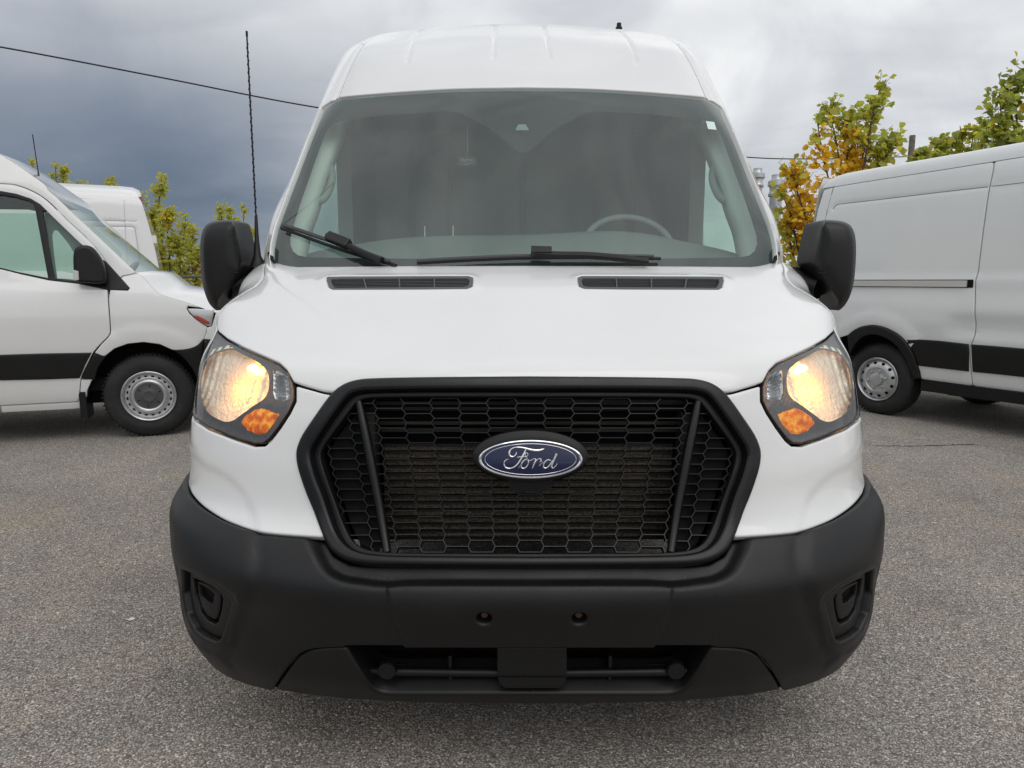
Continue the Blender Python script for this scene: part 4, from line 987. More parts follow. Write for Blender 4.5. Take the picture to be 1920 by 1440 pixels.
# ------------------------------------------------------------------ long van on the right
rv = thing('parked_van', 'white windowless van with black side moulding parked beside the yellowing poplar', 'van', tuple(OFFC + [3.67, 6.9, 0]), 'parked white vans behind')
PROF_R = [(.20, -.10), (.42, -.01), (.52, .0), (.75, .035), (.95, .045), (1.10, .035), (1.22, .008), (1.30, .0), (1.355, .004), (1.365, -.018), (1.5, -.03), (2.0, -.085), (2.3, -.125), (2.40, -.16), (2.46, -.21), (2.52, -.32)]
R_ = Side((3.67, 6.9), (.479, -.878), (-.878, -.479), PROF_R, -1.05, 4.9, .20, 2.52, 1.98)
RS = R_.near
drip = RS.px([(1563,350.5),(1640,338),(1760,319.5),(1861,303.5)], 8)
drip2 = RS.px([(1866,302.5),(1920,294)], 8)
seamR = RS.px([(1863.5,303),(1862,320),(1855,352),(1845,420),(1836,490),(1834,508),(1829,526),(1828.5,537),(1827.5,580),(1825.5,633),(1818,655),(1820,690),(1823.5,724)], 6, True)
archo = RS.px([(1592,628),(1605,618),(1620,612),(1643,610),(1669.5,617.6),(1694,633.6),(1713,660),(1722,685),(1727,709)], 4, True)
archi = RS.px([(1596,665),(1602,652),(1617,634),(1637,627),(1661,632),(1684,647),(1701.6,672),(1709,692),(1713,710)], 4, True)
za = archo[0]
indent = RS.px([(1562,392),(1566,386),(1573,383),(1640,375),(1760,360.5),(1853,350)], 6, True); indent2 = RS.px([(1859,349),(1920,342)], 6)
flare = RS.px([(1560,625),(1582,604.5),(1620,588),(1643,585.6),(1669.5,591),(1696,607),(1712,622),(1724,634)], 5, True)
flare_poly = np.vstack([flare, [[flare[-1, 0], .5]], [[flare[0, 0], .5]]])
rearp = RS.px([(1564,344),(1558,368),(1549,403)], 6); rearp = np.vstack([rearp, [[rearp[-1, 0] - .01, 1.4]], [[rearp[-1, 0] - .02, 1.0]]])
def rv_feat(uv):
    h = .014 * sstep(sdist(uv, flare_poly) / .05 + .4)
    for l_ in (indent, indent2): h -= .006 * np.exp(-(dist_poly(uv, l_, False) / .011)**2)
    h -= .005 * np.exp(-(dist_poly(uv, rearp, False) / .008)**2)
    zz = uv[:, 1]; h -= .020 * sstep((zz - .82) / .06) * sstep((1.06 - zz) / .10) * sstep((uv[:, 0] - .55) / .25)
    return h
LR, LF = -.93, 4.7
archi_low = archi[-1]
z_sill = float(seamR[-1, 1])
exR = np.vstack([densify(indent, .03) + [0, k] for k in (-.014, -.007, 0, .007, .014)])
quarter = np.vstack([drip, seamR[1:] - [.004, 0], [[archo[-1, 0] + .004, z_sill + .005]], archo[::-1] + [0, .002], [[archo[0, 0] - .35, archo[0, 1] - .12], [LR, .55], [LR, 1.5], [LR + .03, 2.1], [LR + .07, 2.30]]])
q_o = region(RS, 'rear_quarter', [quarter], WHITE2, rv, sp=.05, ds=.03, r=.006, thick=.03, feat=rv_feat, extra=exR)
doorp = np.vstack([drip2, [[LF, drip2[-1, 1]], [LF, z_sill]], seamR[::-1][:-1] + [.004, 0]])
region(RS, 'sliding_door', [doorp], WHITE2, rv, sp=.05, ds=.03, r=.006, thick=.03, feat=rv_feat)
roofR = []
dr_all = np.vstack([drip, drip2]); dr_all = dr_all[np.argsort(dr_all[:, 0])]
def zdrip(L_): return float(np.interp(L_, dr_all[:, 0], dr_all[:, 1]))
surface_line(RS, np.vstack([[[LR + .07, zdrip(LR)]], dr_all, [[LF, zdrip(LF)]]]), .004, SEAM_SHADE, rv, off=-.002)
for L_ in (LR + .05, LR + .09, LR + .14, LR + .25, LR + .6, .3, 1.0, 1.8, 3.0, LF):
    k = np.clip((L_ - LR - .05) / .20, 0, 1); dip = .10 * (1 - math.sqrt(max(0, 1 - (1 - k)**2))); z0_ = zdrip(L_)
    def Q(dz, inw): return R_.o + R_.ax * L_ + R_.nr * (R_.off(z0_) - inw) + np.array([0, 0, z0_ + dz])
    top = Q(.14 - dip, .10); far = R_.o + R_.ax * L_ - R_.nr * (R_.w - .2) + np.array([0, 0, z0_ + .14 - dip])
    roofR.append([Q(.002, .002), Q(.05 - dip * .3, .012), Q(.09 - dip * .6, .03), Q(.12 - dip, .055), top] + [top + (far - top) * t + np.array([0, 0, .045 * (1 - abs(2 * t - 1)**2)]) for t in (.2, .4, .6, .8)] + [far, far - R_.nr * .1 - np.array([0, 0, .5])])
sheet(roofR).build('roof_panel', WHITE2, rv, sharp=50)
ctr = R_.P(LR, .4); back = [R_.P(LR, z, 0) for z in (.4, .9, 1.4, 1.9, 2.3, 2.44)] + [R_.P(LR, 2.44, 1.5), R_.P(LR, 1.4, 1.95), R_.P(LR, .4, 1.95)]
MB().add(back, [tuple(range(len(back)))]).build('rear_doors', WHITE2, rv, smooth=False)
region(R_.far, 'far_side', [arr([[LR, .45], [LF, .45], [LF, 2.4], [LR, 2.4]])], WHITE2, rv, sp=.2, ds=.1, thick=.02)
for nm, top, bot in (('side_moulding', [(1696,634.5),(1760,638.5),(1817,645)], [(1817,696.5),(1760,690),(1722,685.5),(1712,660)]), ('side_moulding', [(1822,645.5),(1870,649),(1920,653.5)], [(1920,707),(1870,701.5),(1824,697)])):
    tp_, bt_ = RS.px(top, 6), RS.px(bot, 6)
    if top[0][0] > 1800: tp_ = np.vstack([tp_, [[LF, tp_[-1, 1]]]]); bt_ = np.vstack([[[LF, bt_[0, 1]]], bt_])
    region(RS, nm, [np.vstack([tp_, bt_])], BUMP, rv, sp=.05, ds=.03, off=.014, r=.010, thick=.03)
fl_o = region(RS, 'wheel_arch_trim', [np.vstack([archo, archi[::-1]])], BUMP, rv, sp=.03, ds=.02, off=.020, r=.010, thick=.10, feat=lambda uv: .014 * sstep(sdist(uv, flare_poly) / .05 + .4))
rail = RS.px([(1560,531.5),(1827,531.5)], 6); z_r = float(rail[:, 1].mean())
a, b_ = R_.P(LR + .1, z_r), R_.P(float(seamR[6, 0]) - .004, z_r)
RAILM = mat('rail_metal', (.60, .59, .56), .3, metal=.3)
surface_line(RS, rearp, .003, SEAM_SHADE, rv, off=-.002)
surface_line(RS, indent, .0028, SEAM_SHADE, rv, off=-.004); surface_line(RS, indent2, .0028, SEAM_SHADE, rv, off=-.004)  # grey tubes paint in the shade along the pressed indentation
MB().add([a + R_.nr * .006 + [0, 0, .036], b_ + R_.nr * .006 + [0, 0, .036], b_ + R_.nr * .006 - [0, 0, .036], a + R_.nr * .006 - [0, 0, .036]], [(0, 1, 2, 3)]).build('door_rail_recess', VOID, rv, smooth=False)
MB().box((a + b_) / 2 + R_.nr * .010, (.5, .5, .5), np.stack([(b_ - a) - R_.ax * .10, R_.nr * .016, np.array([0, 0, .058])], 1)).build('door_rail', RAILM, rv, smooth=False)
c_ = R_.P(.0, .355); c_ = R_.o + np.array([0, 0, .355]) + R_.nr * .0
wheel('wheel', c_, R_.nr, .355, .24, rv, 'windows', .215, .2)
wheel('wheel', R_.o + R_.ax * 3.75 + np.array([0, 0, .355]), R_.nr, .355, .24, rv, 'windows', .215, .5)
for L_ in (.16, 3.9): wheel('wheel', R_.o + R_.ax * L_ - R_.nr * 1.74 + np.array([0, 0, .355]), -R_.nr, .355, .24, rv, 'windows', .215)
cav = MB(); cav.box(R_.o + R_.ax * 1.9 - R_.nr * 1.0 + np.array([0, 0, .50]), (.5, .5, .5), np.stack([R_.ax * 5.4, R_.nr * 1.84, np.array([0, 0, .12])], 1))
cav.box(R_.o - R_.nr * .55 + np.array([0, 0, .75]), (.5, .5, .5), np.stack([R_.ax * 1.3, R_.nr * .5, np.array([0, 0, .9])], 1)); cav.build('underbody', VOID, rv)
MB().box(R_.o + R_.ax * 2.45 - R_.nr * .04 + np.array([0, 0, z_sill - .05]), (.5, .5, .5), np.stack([R_.ax * 4.0, R_.nr * .10, np.array([0, 0, .10])], 1)).build('sill', BLACK, rv)
MB().box(R_.o + R_.ax * .72 - R_.nr * .4 + np.array([0, 0, .36]), (.5, .5, .5), np.stack([R_.ax * .35, R_.nr * .25, np.array([0, 0, .22])], 1)).build('step_bracket', BLACK, rv)
# ------------------------------------------------------------------ van on the left, seen from its side
lv = thing('parked_van', 'white van in profile with see-through cab windows and a silver rimmed front wheel', 'van', tuple(OFFC + [-3.11, 5.86, 0]), 'parked white vans behind')
PROF_L = [(.22, -.08), (.40, -.02), (.55, .0), (.80, .035), (1.05, .05), (1.22, .03), (1.34, -.015), (1.5, -.05), (1.8, -.12), (2.1, -.19), (2.4, -.29), (2.75, -.45)]
L_S = Side((-3.11, 5.86), (.94, .34), (.34, -.94), PROF_L, -4.2, 1.3, .22, 2.75, 1.95)
LS = L_S.near
roofl = LS.px([(2,291),(32,309),(62,330),(85,347),(90,356),(104,368)], 5, True)
wsl = LS.px([(104,368),(140,403),(180,440),(218,476),(255,511)], 5, True)
dtop = LS.px([(2,344.5),(30,347.5),(62.5,360),(87.5,376),(125,412.5),(162.5,447.5),(185,472.5),(195,487.5),(199,499),(200.5,520),(202,560),(206,618),(205,626),(201,632),(190,643),(176,659),(164,682),(152,708),(149,735),(147.5,753)], 5, True)
z_dt, z_db = float(dtop[0, 1]), float(dtop[-1, 1])
wf_o = LS.px([(2,358),(30,363),(57.5,372),(75,382.5),(112.5,419),(150,455),(172,477),(196,497),(201,541),(150,532.5),(92.5,526),(40,514.5),(2,505)], 5)
g1 = LS.px([(2,366),(30,370.5),(53,377),(62,382.5),(66,392),(90,521),(60,515),(30,509),(2,502)], 4)
g2 = LS.px([(80.5,396),(88,395.5),(105,410.5),(130,435),(151,455.5),(153,463),(151,527.5),(120,525),(103,521),(98,500)], 4)
zb = float(g1[-1, 1]); zt = float(g1[0, 1]); Lr = -2.35
wf_o = np.vstack([wf_o, [[Lr + .25, wf_o[-1, 1]], [Lr + .22, wf_o[0, 1]]]]); g1 = np.vstack([g1, [[Lr + .30, zb + .01], [Lr + .28, zt - .02]]])
door = np.vstack([dtop, [[Lr + .12, z_db], [Lr + .10, z_dt - .02]]])
wf_in = scale_loop(wf_o, .985)
region(LS, 'front_door', [door, wf_in], WHITE, lv, sp=.05, ds=.02, r=.006, thick=.03)
region(LS, 'window_frame', [wf_o, g1, g2], BLACK, lv, sp=.05, ds=.02, off=.003, r=.004, thick=.03)
for nm, g_ in (('door_window', g1), ('quarter_window', g2)): region(LS, nm, [scale_loop(g_, 1.01)], SIDEGLASS, lv, sp=.08, ds=.03, off=-.010, thick=0)
gf = [p for p in (g1, g2)]
region(L_S.far, 'far_door_window', [g1], SIDEGLASS, lv, sp=.08, ds=.03, off=-.01, thick=0)
region(L_S.far, 'far_quarter_window', [g2], SIDEGLASS, lv, sp=.08, ds=.03, off=-.01, thick=0)
apil = np.vstack([roofl, wsl[1:], LS.px([(254,512),(229,517),(206,540)], 5), LS.px([(202,541),(200,510),(197,488)], 5), (dtop[:LS.px([(2,344.5),(30,347.5),(62.5,360),(87.5,376),(125,412.5),(162.5,447.5),(185,472.5),(195,487.5)], 5, True).shape[0]][::-1] + [.004, .006])])
cap_z = float(roofl[0, 1])
apil = np.vstack([apil, [[dtop[0, 0], z_dt + .006]], [[Lr + .10, z_dt - .012]], [[Lr + .10, 2.62]], [[-1.6, 2.58]]])
region(LS, 'pillar_panel', [apil], WHITE, lv, sp=.05, ds=.02, r=.004, thick=.03)
hseam = LS.px([(256,511.5),(266,517),(272,523),(285,538),(300,551),(325,559.5),(350,567),(378,577)], 5, True)
fr_arch = LS.px([(161,712),(166,690),(176,668),(196,650),(220,639),(247,632),(275,630),(302,633),(326,641),(346,654)], 4, True)
farch_i = LS.px([(178,712),(183,692),(196,672),(215,655),(240,646),(270,643),(300,647),(325,657),(346,673),(362,694),(370,712)], 4, True)
hl_px = [(351,578.5),(372,579),(402,580.5),(396,612),(388,611),(380,606),(366,596),(357,587)]
hlv = LS.px(hl_px, 4)
strip_t = LS.px([(330,656),(345,655),(360,652),(372,646),(380,637)], 4, True)
fend = np.vstack([LS.px([(207,541),(230,518.5),(255,513)], 5), hseam[1:], LS.px([(352,574),(350,579),(356,589),(366,598),(380,608),(388,613)], 4), LS.px([(386,625),(381,637)], 4), strip_t[::-1], LS.px([(322,655)], 3), LS.px([(300,645),(270,641),(240,644),(215,653),(196,668),(178,661)], 4), LS.px([(192,644),(203,633),(207.5,626),(208,618),(204,560)], 5)])
region(LS, 'front_fender', [fend], WHITE, lv, sp=.05, ds=.02, r=.006, thick=.03, feat=lambda uv: .010 * sstep((.62 - np.hypot(uv[:, 0], uv[:, 1] - .36)) / .06))
arch_tr = np.vstack([LS.px([(177,663),(196,671)], 3)[:1], LS.px([(200,664),(222,650),(245,643),(270,641),(298,643.5),(322,654),(345,656.5),(360,653),(372,647),(381,638.5),(378,670),(374,712)], 4, True), farch_i[::-1], LS.px([(177,712),(153,710),(163,684)], 4)])
region(LS, 'wheel_arch_trim', [arch_tr], BUMP, lv, sp=.05, ds=.02, off=.006, r=.008, thick=.12)
st1 = np.vstack([LS.px([(2,665),(80,662.5),(172,661),(160,684),(149.5,709),(80,711.5),(2,713)], 6), [[Lr + .14, LS.px([(2,713)], 1)[0, 1]], [Lr + .14, LS.px([(2,665)], 1)[0, 1]]]])
region(LS, 'side_moulding', [st1], BUMP, lv, sp=.06, ds=.03, off=.012, r=.010, thick=.02)
rock = LS.px([(152,713),(175,710),(171,715),(163,733),(160,765),(136,767.5),(2,774),(2,762.5),(146,755),(150,735)], 5)
rock = np.vstack([rock[:-4], [[Lr + .14, rock[-4, 1]], [Lr + .14, rock[-4, 1] + .05]], rock[-3:]])
region(LS, 'sill_panel', [rock], WHITE, lv, sp=.06, ds=.03, off=-.004, r=.005, thick=.05)
MB().box(L_S.P(-.50, .33, .10), (.5, .5, .5), np.stack([L_S.ax * .05, L_S.nr * .24, np.array([0, 0, .30])], 1)).build('mud_flap', BLACK, lv)
# bonnet, windscreen, roof and hidden closing panels
def loft(uvs, crown, bulge, nm, m, inset=0.0, n=13, both_side=True):
    r = []
    for (l_, z_), cr, bu in zip(uvs, np.interp(np.linspace(0, 1, len(uvs)), np.linspace(0, 1, len(crown)), crown), np.interp(np.linspace(0, 1, len(uvs)), np.linspace(0, 1, len(bulge)), bulge)): r.append(across(L_S, l_, z_ , cr, bu, n))
    return sheet(r).build(nm, m, lv)
bon = np.vstack([hseam, [[hseam[-1, 0] + .25, hseam[-1, 1] - .10], [hseam[-1, 0] + .42, hseam[-1, 1] - .30]]])
loft(bon, [.03, .07, .09, .08], [.12, .16, .25], 'bonnet', WHITE)
loft(wsl, [.0, .0, .0], [.02, .04, .07], 'windscreen', SIDEGLASS)
loft(np.vstack([[[Lr - 1.6, 2.62]], [[-1.6, 2.58]], roofl]), [.03, .02, -.01, -.04], [0, 0, .0, .0], 'roof_panel', WHITE)
nose = [[bon[-1, 0], bon[-1, 1]], [bon[-1, 0] + .04, .75], [bon[-1, 0], .35]]
loft(np.array(nose), [.02, 0], [.25, .22], 'front_panel', BUMP)
zc_ = float(LS.px([(381,637)], 1)[0, 1]); lc_ = float(LS.px([(381,637)], 1)[0, 0])
region(LS, 'front_corner', [np.vstack([LS.px([(397,612),(388,614.5),(387,624),(382,636)], 3), [[lc_ + .05, zc_]], [[bon[-1, 0], zc_]], [[bon[-1, 0], bon[-1, 1] - .02]], hlv[hlv[:, 0].argmax()][None] + [.02, 0]])], WHITE, lv, sp=.08, ds=.03, r=.005, thick=.03)
region(LS, 'bumper_corner', [np.vstack([[[lc_ + .01, zc_ - .006]], LS.px([(379,668),(375,712)], 4), [[bon[-1, 0], .40]], [[bon[-1, 0], zc_ - .006]]])], BUMP, lv, sp=.08, ds=.03, r=.005, thick=.03)
region(LS, 'cargo_side', [arr([[Lr + .095, .38], [Lr + .095, 2.62], [-4.1, 2.62], [-4.1, .38]])], WHITE, lv, sp=.12, ds=.05, r=.004, thick=.02)
region(L_S.far, 'far_side', [arr([[.5, .42], [.5, 1.20], [-.2, 1.28], [-.2 - .8, 1.36], [Lr, 1.36], [Lr, 2.6], [-4.1, 2.6], [-4.1, .42]])], WHITE, lv, sp=.15, ds=.06, thick=.02)
MB().add([L_S.P(-4.1, z, i) for z, i in ((.4, 0), (1.4, 0), (2.6, 0), (2.6, 1.3), (1.4, 1.9), (.4, 1.9))], [tuple(range(6))]).build('rear_doors', WHITE, lv, smooth=False)
MB().box(L_S.P(Lr + .02, 1.4, .95), (.5, .5, .5), np.stack([L_S.ax * .03, L_S.nr * 1.30, np.array([0, 0, 1.9])], 1)).build('bulkhead', PART, lv)
MB().add([p for l_, z_ in ((-.95, 1.98), (-1.4, 2.08), (Lr, 2.10)) for p in (L_S.P(l_, z_, .06), L_S.P(l_, z_, 1.5))], [(0, 1, 3, 2), (2, 3, 5, 4)]).build('headliner', mat('dark_headliner', (.16, .165, .165), .9), lv)
MB().add([L_S.P(l_, 2.0, 1.66 - .0 * l_, dz) for l_, dz in ((-.75, .05), (Lr, .02), (Lr, .32), (-.95, .25))], [(0, 1, 2, 3)]).build('door_header', mat('dark_headliner', (.16, .165, .165), .9), lv)
region(LS, 'pillar_trim', [LS.px([(79,394),(90,394),(130,433),(152,455),(154,464),(153,512),(145,486),(124,452),(104,428),(98,428),(94,436),(97,470),(104,522),(98,520),(90,470)], 4)], mat('pillar_grey', (.20, .21, .21), .8), lv, sp=.06, ds=.02, off=-.06, thick=.0)
MB().box(L_S.P(-.12, 1.13, .95), (.5, .5, .5), np.stack([L_S.ax * .5, L_S.nr * 1.7, np.array([0, 0, .16])], 1)).build('dashboard', DASH, lv)
cw = L_S.P(-.34, 1.36, 1.35); axl = -L_S.ax * .75 + np.array([0, 0, .66]); ex_ = L_S.nr; ey_ = np.cross(axl, ex_)
MB().tube([cw + .20 * (ex_ * math.cos(t) + ey_ * math.sin(t)) for t in np.linspace(0, 2 * math.pi, 33)], .017, 8, False).build('steering_wheel', mat('pale_wheel', (.35, .36, .36), .5), lv)
MB().tube(spline([L_S.P(-.50, 1.62, .5), L_S.P(-.40, 1.52, .5), L_S.P(-.30, 1.34, .5)], 4), .035, 8).build('seat_grip', MATS['pale_wheel'], lv)
region(LS, 'headlamp', [hlv], mat('lamp_silver', (.62, .63, .64), .2, metal=.6), lv, sp=.04, ds=.02, off=.002, r=.004, thick=.02)
region(LS, 'side_marker', [LS.px([(362,591.5),(370,592),(382,597),(394,605),(391,608),(382,606),(372,600)], 3)], mat('marker_red', (.45, .06, .035), .35), lv, sp=.04, ds=.015, off=.008, r=.003, thick=.008)
# mirror
def slab(sd_o, nrm, pts, o1, o2, nm, m, parent, bev=.02, close=True):
    A = [Kplane(x, y, sd_o, nrm) + nrm * o1 for x, y in pts]; Bk = [Kplane(x, y, sd_o, nrm) + nrm * o2 for x, y in pts]; n = len(pts)
    o = MB().add(A + Bk, [tuple(range(n)), tuple(range(2 * n - 1, n - 1, -1))] + [(i, (i + 1) % n, n + (i + 1) % n, n + i) for i in range(n)]).build(nm, m, parent)
    b = o.modifiers.new('bevel', 'BEVEL'); b.width = bev; b.segments = 3; b.limit_method = 'ANGLE'; return o
pm = L_S.P(-.55, 1.3)
ml = slab(pm, L_S.nr, spline([(142,500),(143,472),(150,463),(166,460.5),(178,466),(192,484),(201,508),(203,527),(197,531.5),(172,531),(146,527)], 3, True), .10, .0, 'door_mirror', BUMP, lv, .03)
slab(pm, L_S.nr, [(142.5,506),(153,509),(154,525),(144,526)], .112, .09, 'mirror_indicator', mat('indicator_clear', (.6, .6, .57), .2), ml, .004)
region(LS, 'mirror_base', [LS.px([(152,458),(172,478),(199,490),(244,540),(240,545),(200,543.5),(150,533)], 4)], BLACK, lv, sp=.05, ds=.02, off=.006, r=.006, thick=.02)
wheel('wheel', L_S.o + np.array([0, 0, .355]), L_S.nr, .355, .24, lv, 'closed', .212, .1)
wheel('wheel', L_S.o - L_S.ax * 3.66 + np.array([0, 0, .355]), L_S.nr, .355, .24, lv, 'closed', .212, .1)
for l_ in (0, -3.66): wheel('wheel', L_S.o + L_S.ax * l_ - L_S.nr * 1.85 + np.array([0, 0, .355]), -L_S.nr, .355, .24, lv, 'closed', .212)
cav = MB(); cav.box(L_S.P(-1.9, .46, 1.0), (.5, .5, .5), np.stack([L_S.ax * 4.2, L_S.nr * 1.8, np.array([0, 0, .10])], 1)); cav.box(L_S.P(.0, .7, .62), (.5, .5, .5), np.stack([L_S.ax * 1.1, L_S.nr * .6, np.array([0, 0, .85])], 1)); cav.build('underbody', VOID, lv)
ap = L_S.P(-1.02, 1.95, .45); tipL = Kplane(61, 252, ap, L_S.nr); basL = Kplane(74, 338, ap, L_S.nr); b0 = Kplane(84, 349, ap, L_S.nr)
ao = MB().tube([b0 - [0, 0, .03], b0, basL, basL + (tipL - basL) * .2], [.022, .016, .010, .005], 8).build('aerial', BLACK, lv)
MB().tube([basL, tipL], .004, 6).build('whip', BLACK, ao)
# ------------------------------------------------------------------ third van, behind the left one
tv = thing('parked_van', 'white van turned away behind the left van, only its upper rear corner showing', 'van', tuple(OFFC + [-6.6, 11.0, 0]), 'parked white vans behind')
T_ = Side((-6.6, 10.6), (-.91, -.414), (.414, -.91), [(.25, -.06), (.5, 0), (1.0, .04), (1.35, .01), (1.5, -.03), (2.2, -.09), (2.5, -.12), (2.65, -.16), (2.78, -.26), (2.86, -.40)], -1.6, 5.2, .25, 2.86, 1.95)
TS = T_.near
ttop = TS.px([(96,371),(180,372.5),(262,373.5)], 5); tre = TS.px([(263,373.5),(268,386),(276,412),(287,452),(296,492),(299,509)], 5, True)
tl1 = TS.px([(150,412),(165,413),(236,414.3)], 4); tl2 = TS.px([(160,424),(248,425),(253,428),(258,460),(263,498)], 4); tl3 = TS.px([(232,374),(235,430),(239,500)], 4); tl4 = TS.px([(240,414.5),(256,415)], 4)
def tv_feat(uv):
    h = 0
    for l_, a_ in ((tl1, .008), (tl2, .008), (tl3, .003), (tl4, .004)): h = h - a_ * np.exp(-(dist_poly(uv, l_, False) / .014)**2)
    return h
tl_b = np.vstack([[[5.0, ttop[0, 1]]], ttop, tre[1:], [[tre[-1, 0] - .03, .9]], [[tre[-1, 0], .45]], [[5.0, .45]]])
exT = np.vstack([densify(l_, .03) + [0, k] for l_ in (tl1, tl2, tl4) for k in (-.016, -.008, 0, .008, .016)] + [densify(l_, .03) + [k, 0] for l_ in (tl3, tl2) for k in (-.016, -.008, 0, .008, .016)])
region(TS, 'body_side', [tl_b], WHITE, tv, sp=.06, ds=.03, r=.005, thick=.03, feat=tv_feat, extra=exT)
redge = TS.px([(262,366),(256,359),(248,356),(238,354.5)], 3)
zr = float(TS.px([(180,372.5)], 1)[0, 1]); rt = []
for L_ in (5.0, 2.0, float(tre[0, 0]) + .30, float(tre[0, 0]) + .12, float(tre[0, 0]) + .03, float(tre[0, 0])):
    k = np.clip((L_ - float(tre[0, 0])) / .22, 0, 1); d_ = .11 * (1 - math.sqrt(max(0, 1 - (1 - k)**2)))
    rt.append([T_.P(L_, zr - .004), T_.P(L_, zr + .07 - d_ * .6), T_.P(L_, zr + .115 - d_), T_.P(L_, zr + .135 - d_, .06)] + [p for p in across(T_, L_, 2.80 - d_, .04, 0, 9)[2:-1]] + [T_.P(L_, 1.4, 1.9, 1.3)])
sheet(rt).build('roof_panel', WHITE, tv, sharp=50)
rear = [T_.P(float(l_), float(z_), 0.0) for l_, z_ in tre] + [T_.P(float(tre[-1, 0]), .45)]
MB().add([p for q in rear for p in (q, q - T_.nr * 1.75)], [(2 * i, 2 * i + 1, 2 * i + 3, 2 * i + 2) for i in range(len(rear) - 1)]).build('rear_doors', WHITE, tv, smooth=False)
for l_ in (tl1, tl2, tl3, tl4): surface_line(TS, l_, .0035, mat('seam_pale', (.42, .42, .42), .7), tv, off=-.004)
zt_ = tre[::-1]
for z_, s_, nm, m_, o_ in ((float(tre[2, 1]) + .05, .028, 'high_lamp', MATS['marker_red'], .01), (float(np.interp(.55, [0, 1], [tre[0, 1], tre[-1, 1]])), .06, 'door_hinge', WHITE, -.02), (float(tre[-1, 1]) - .06, .08, 'tail_lamp', MATS['marker_red'], .0)):
    l_ = float(np.interp(z_, zt_[:, 1], zt_[:, 0])); MB().box(T_.P(l_ + o_, z_, .05), (.5, .5, .5), np.stack([T_.ax * .07, T_.nr * .08, np.array([0, 0, s_ * 2])], 1)).build(nm, m_, tv)
for l_ in (0, 4.0):
    wheel('wheel', T_.o + T_.ax * l_ + np.array([0, 0, .355]), T_.nr, .355, .24, tv, 'closed', .212)
MB().box(T_.P(2.0, .5, 1.0), (.5, .5, .5), np.stack([T_.ax * 5.5, T_.nr * 1.8, np.array([0, 0, .2])], 1)).build('underbody', VOID, tv)
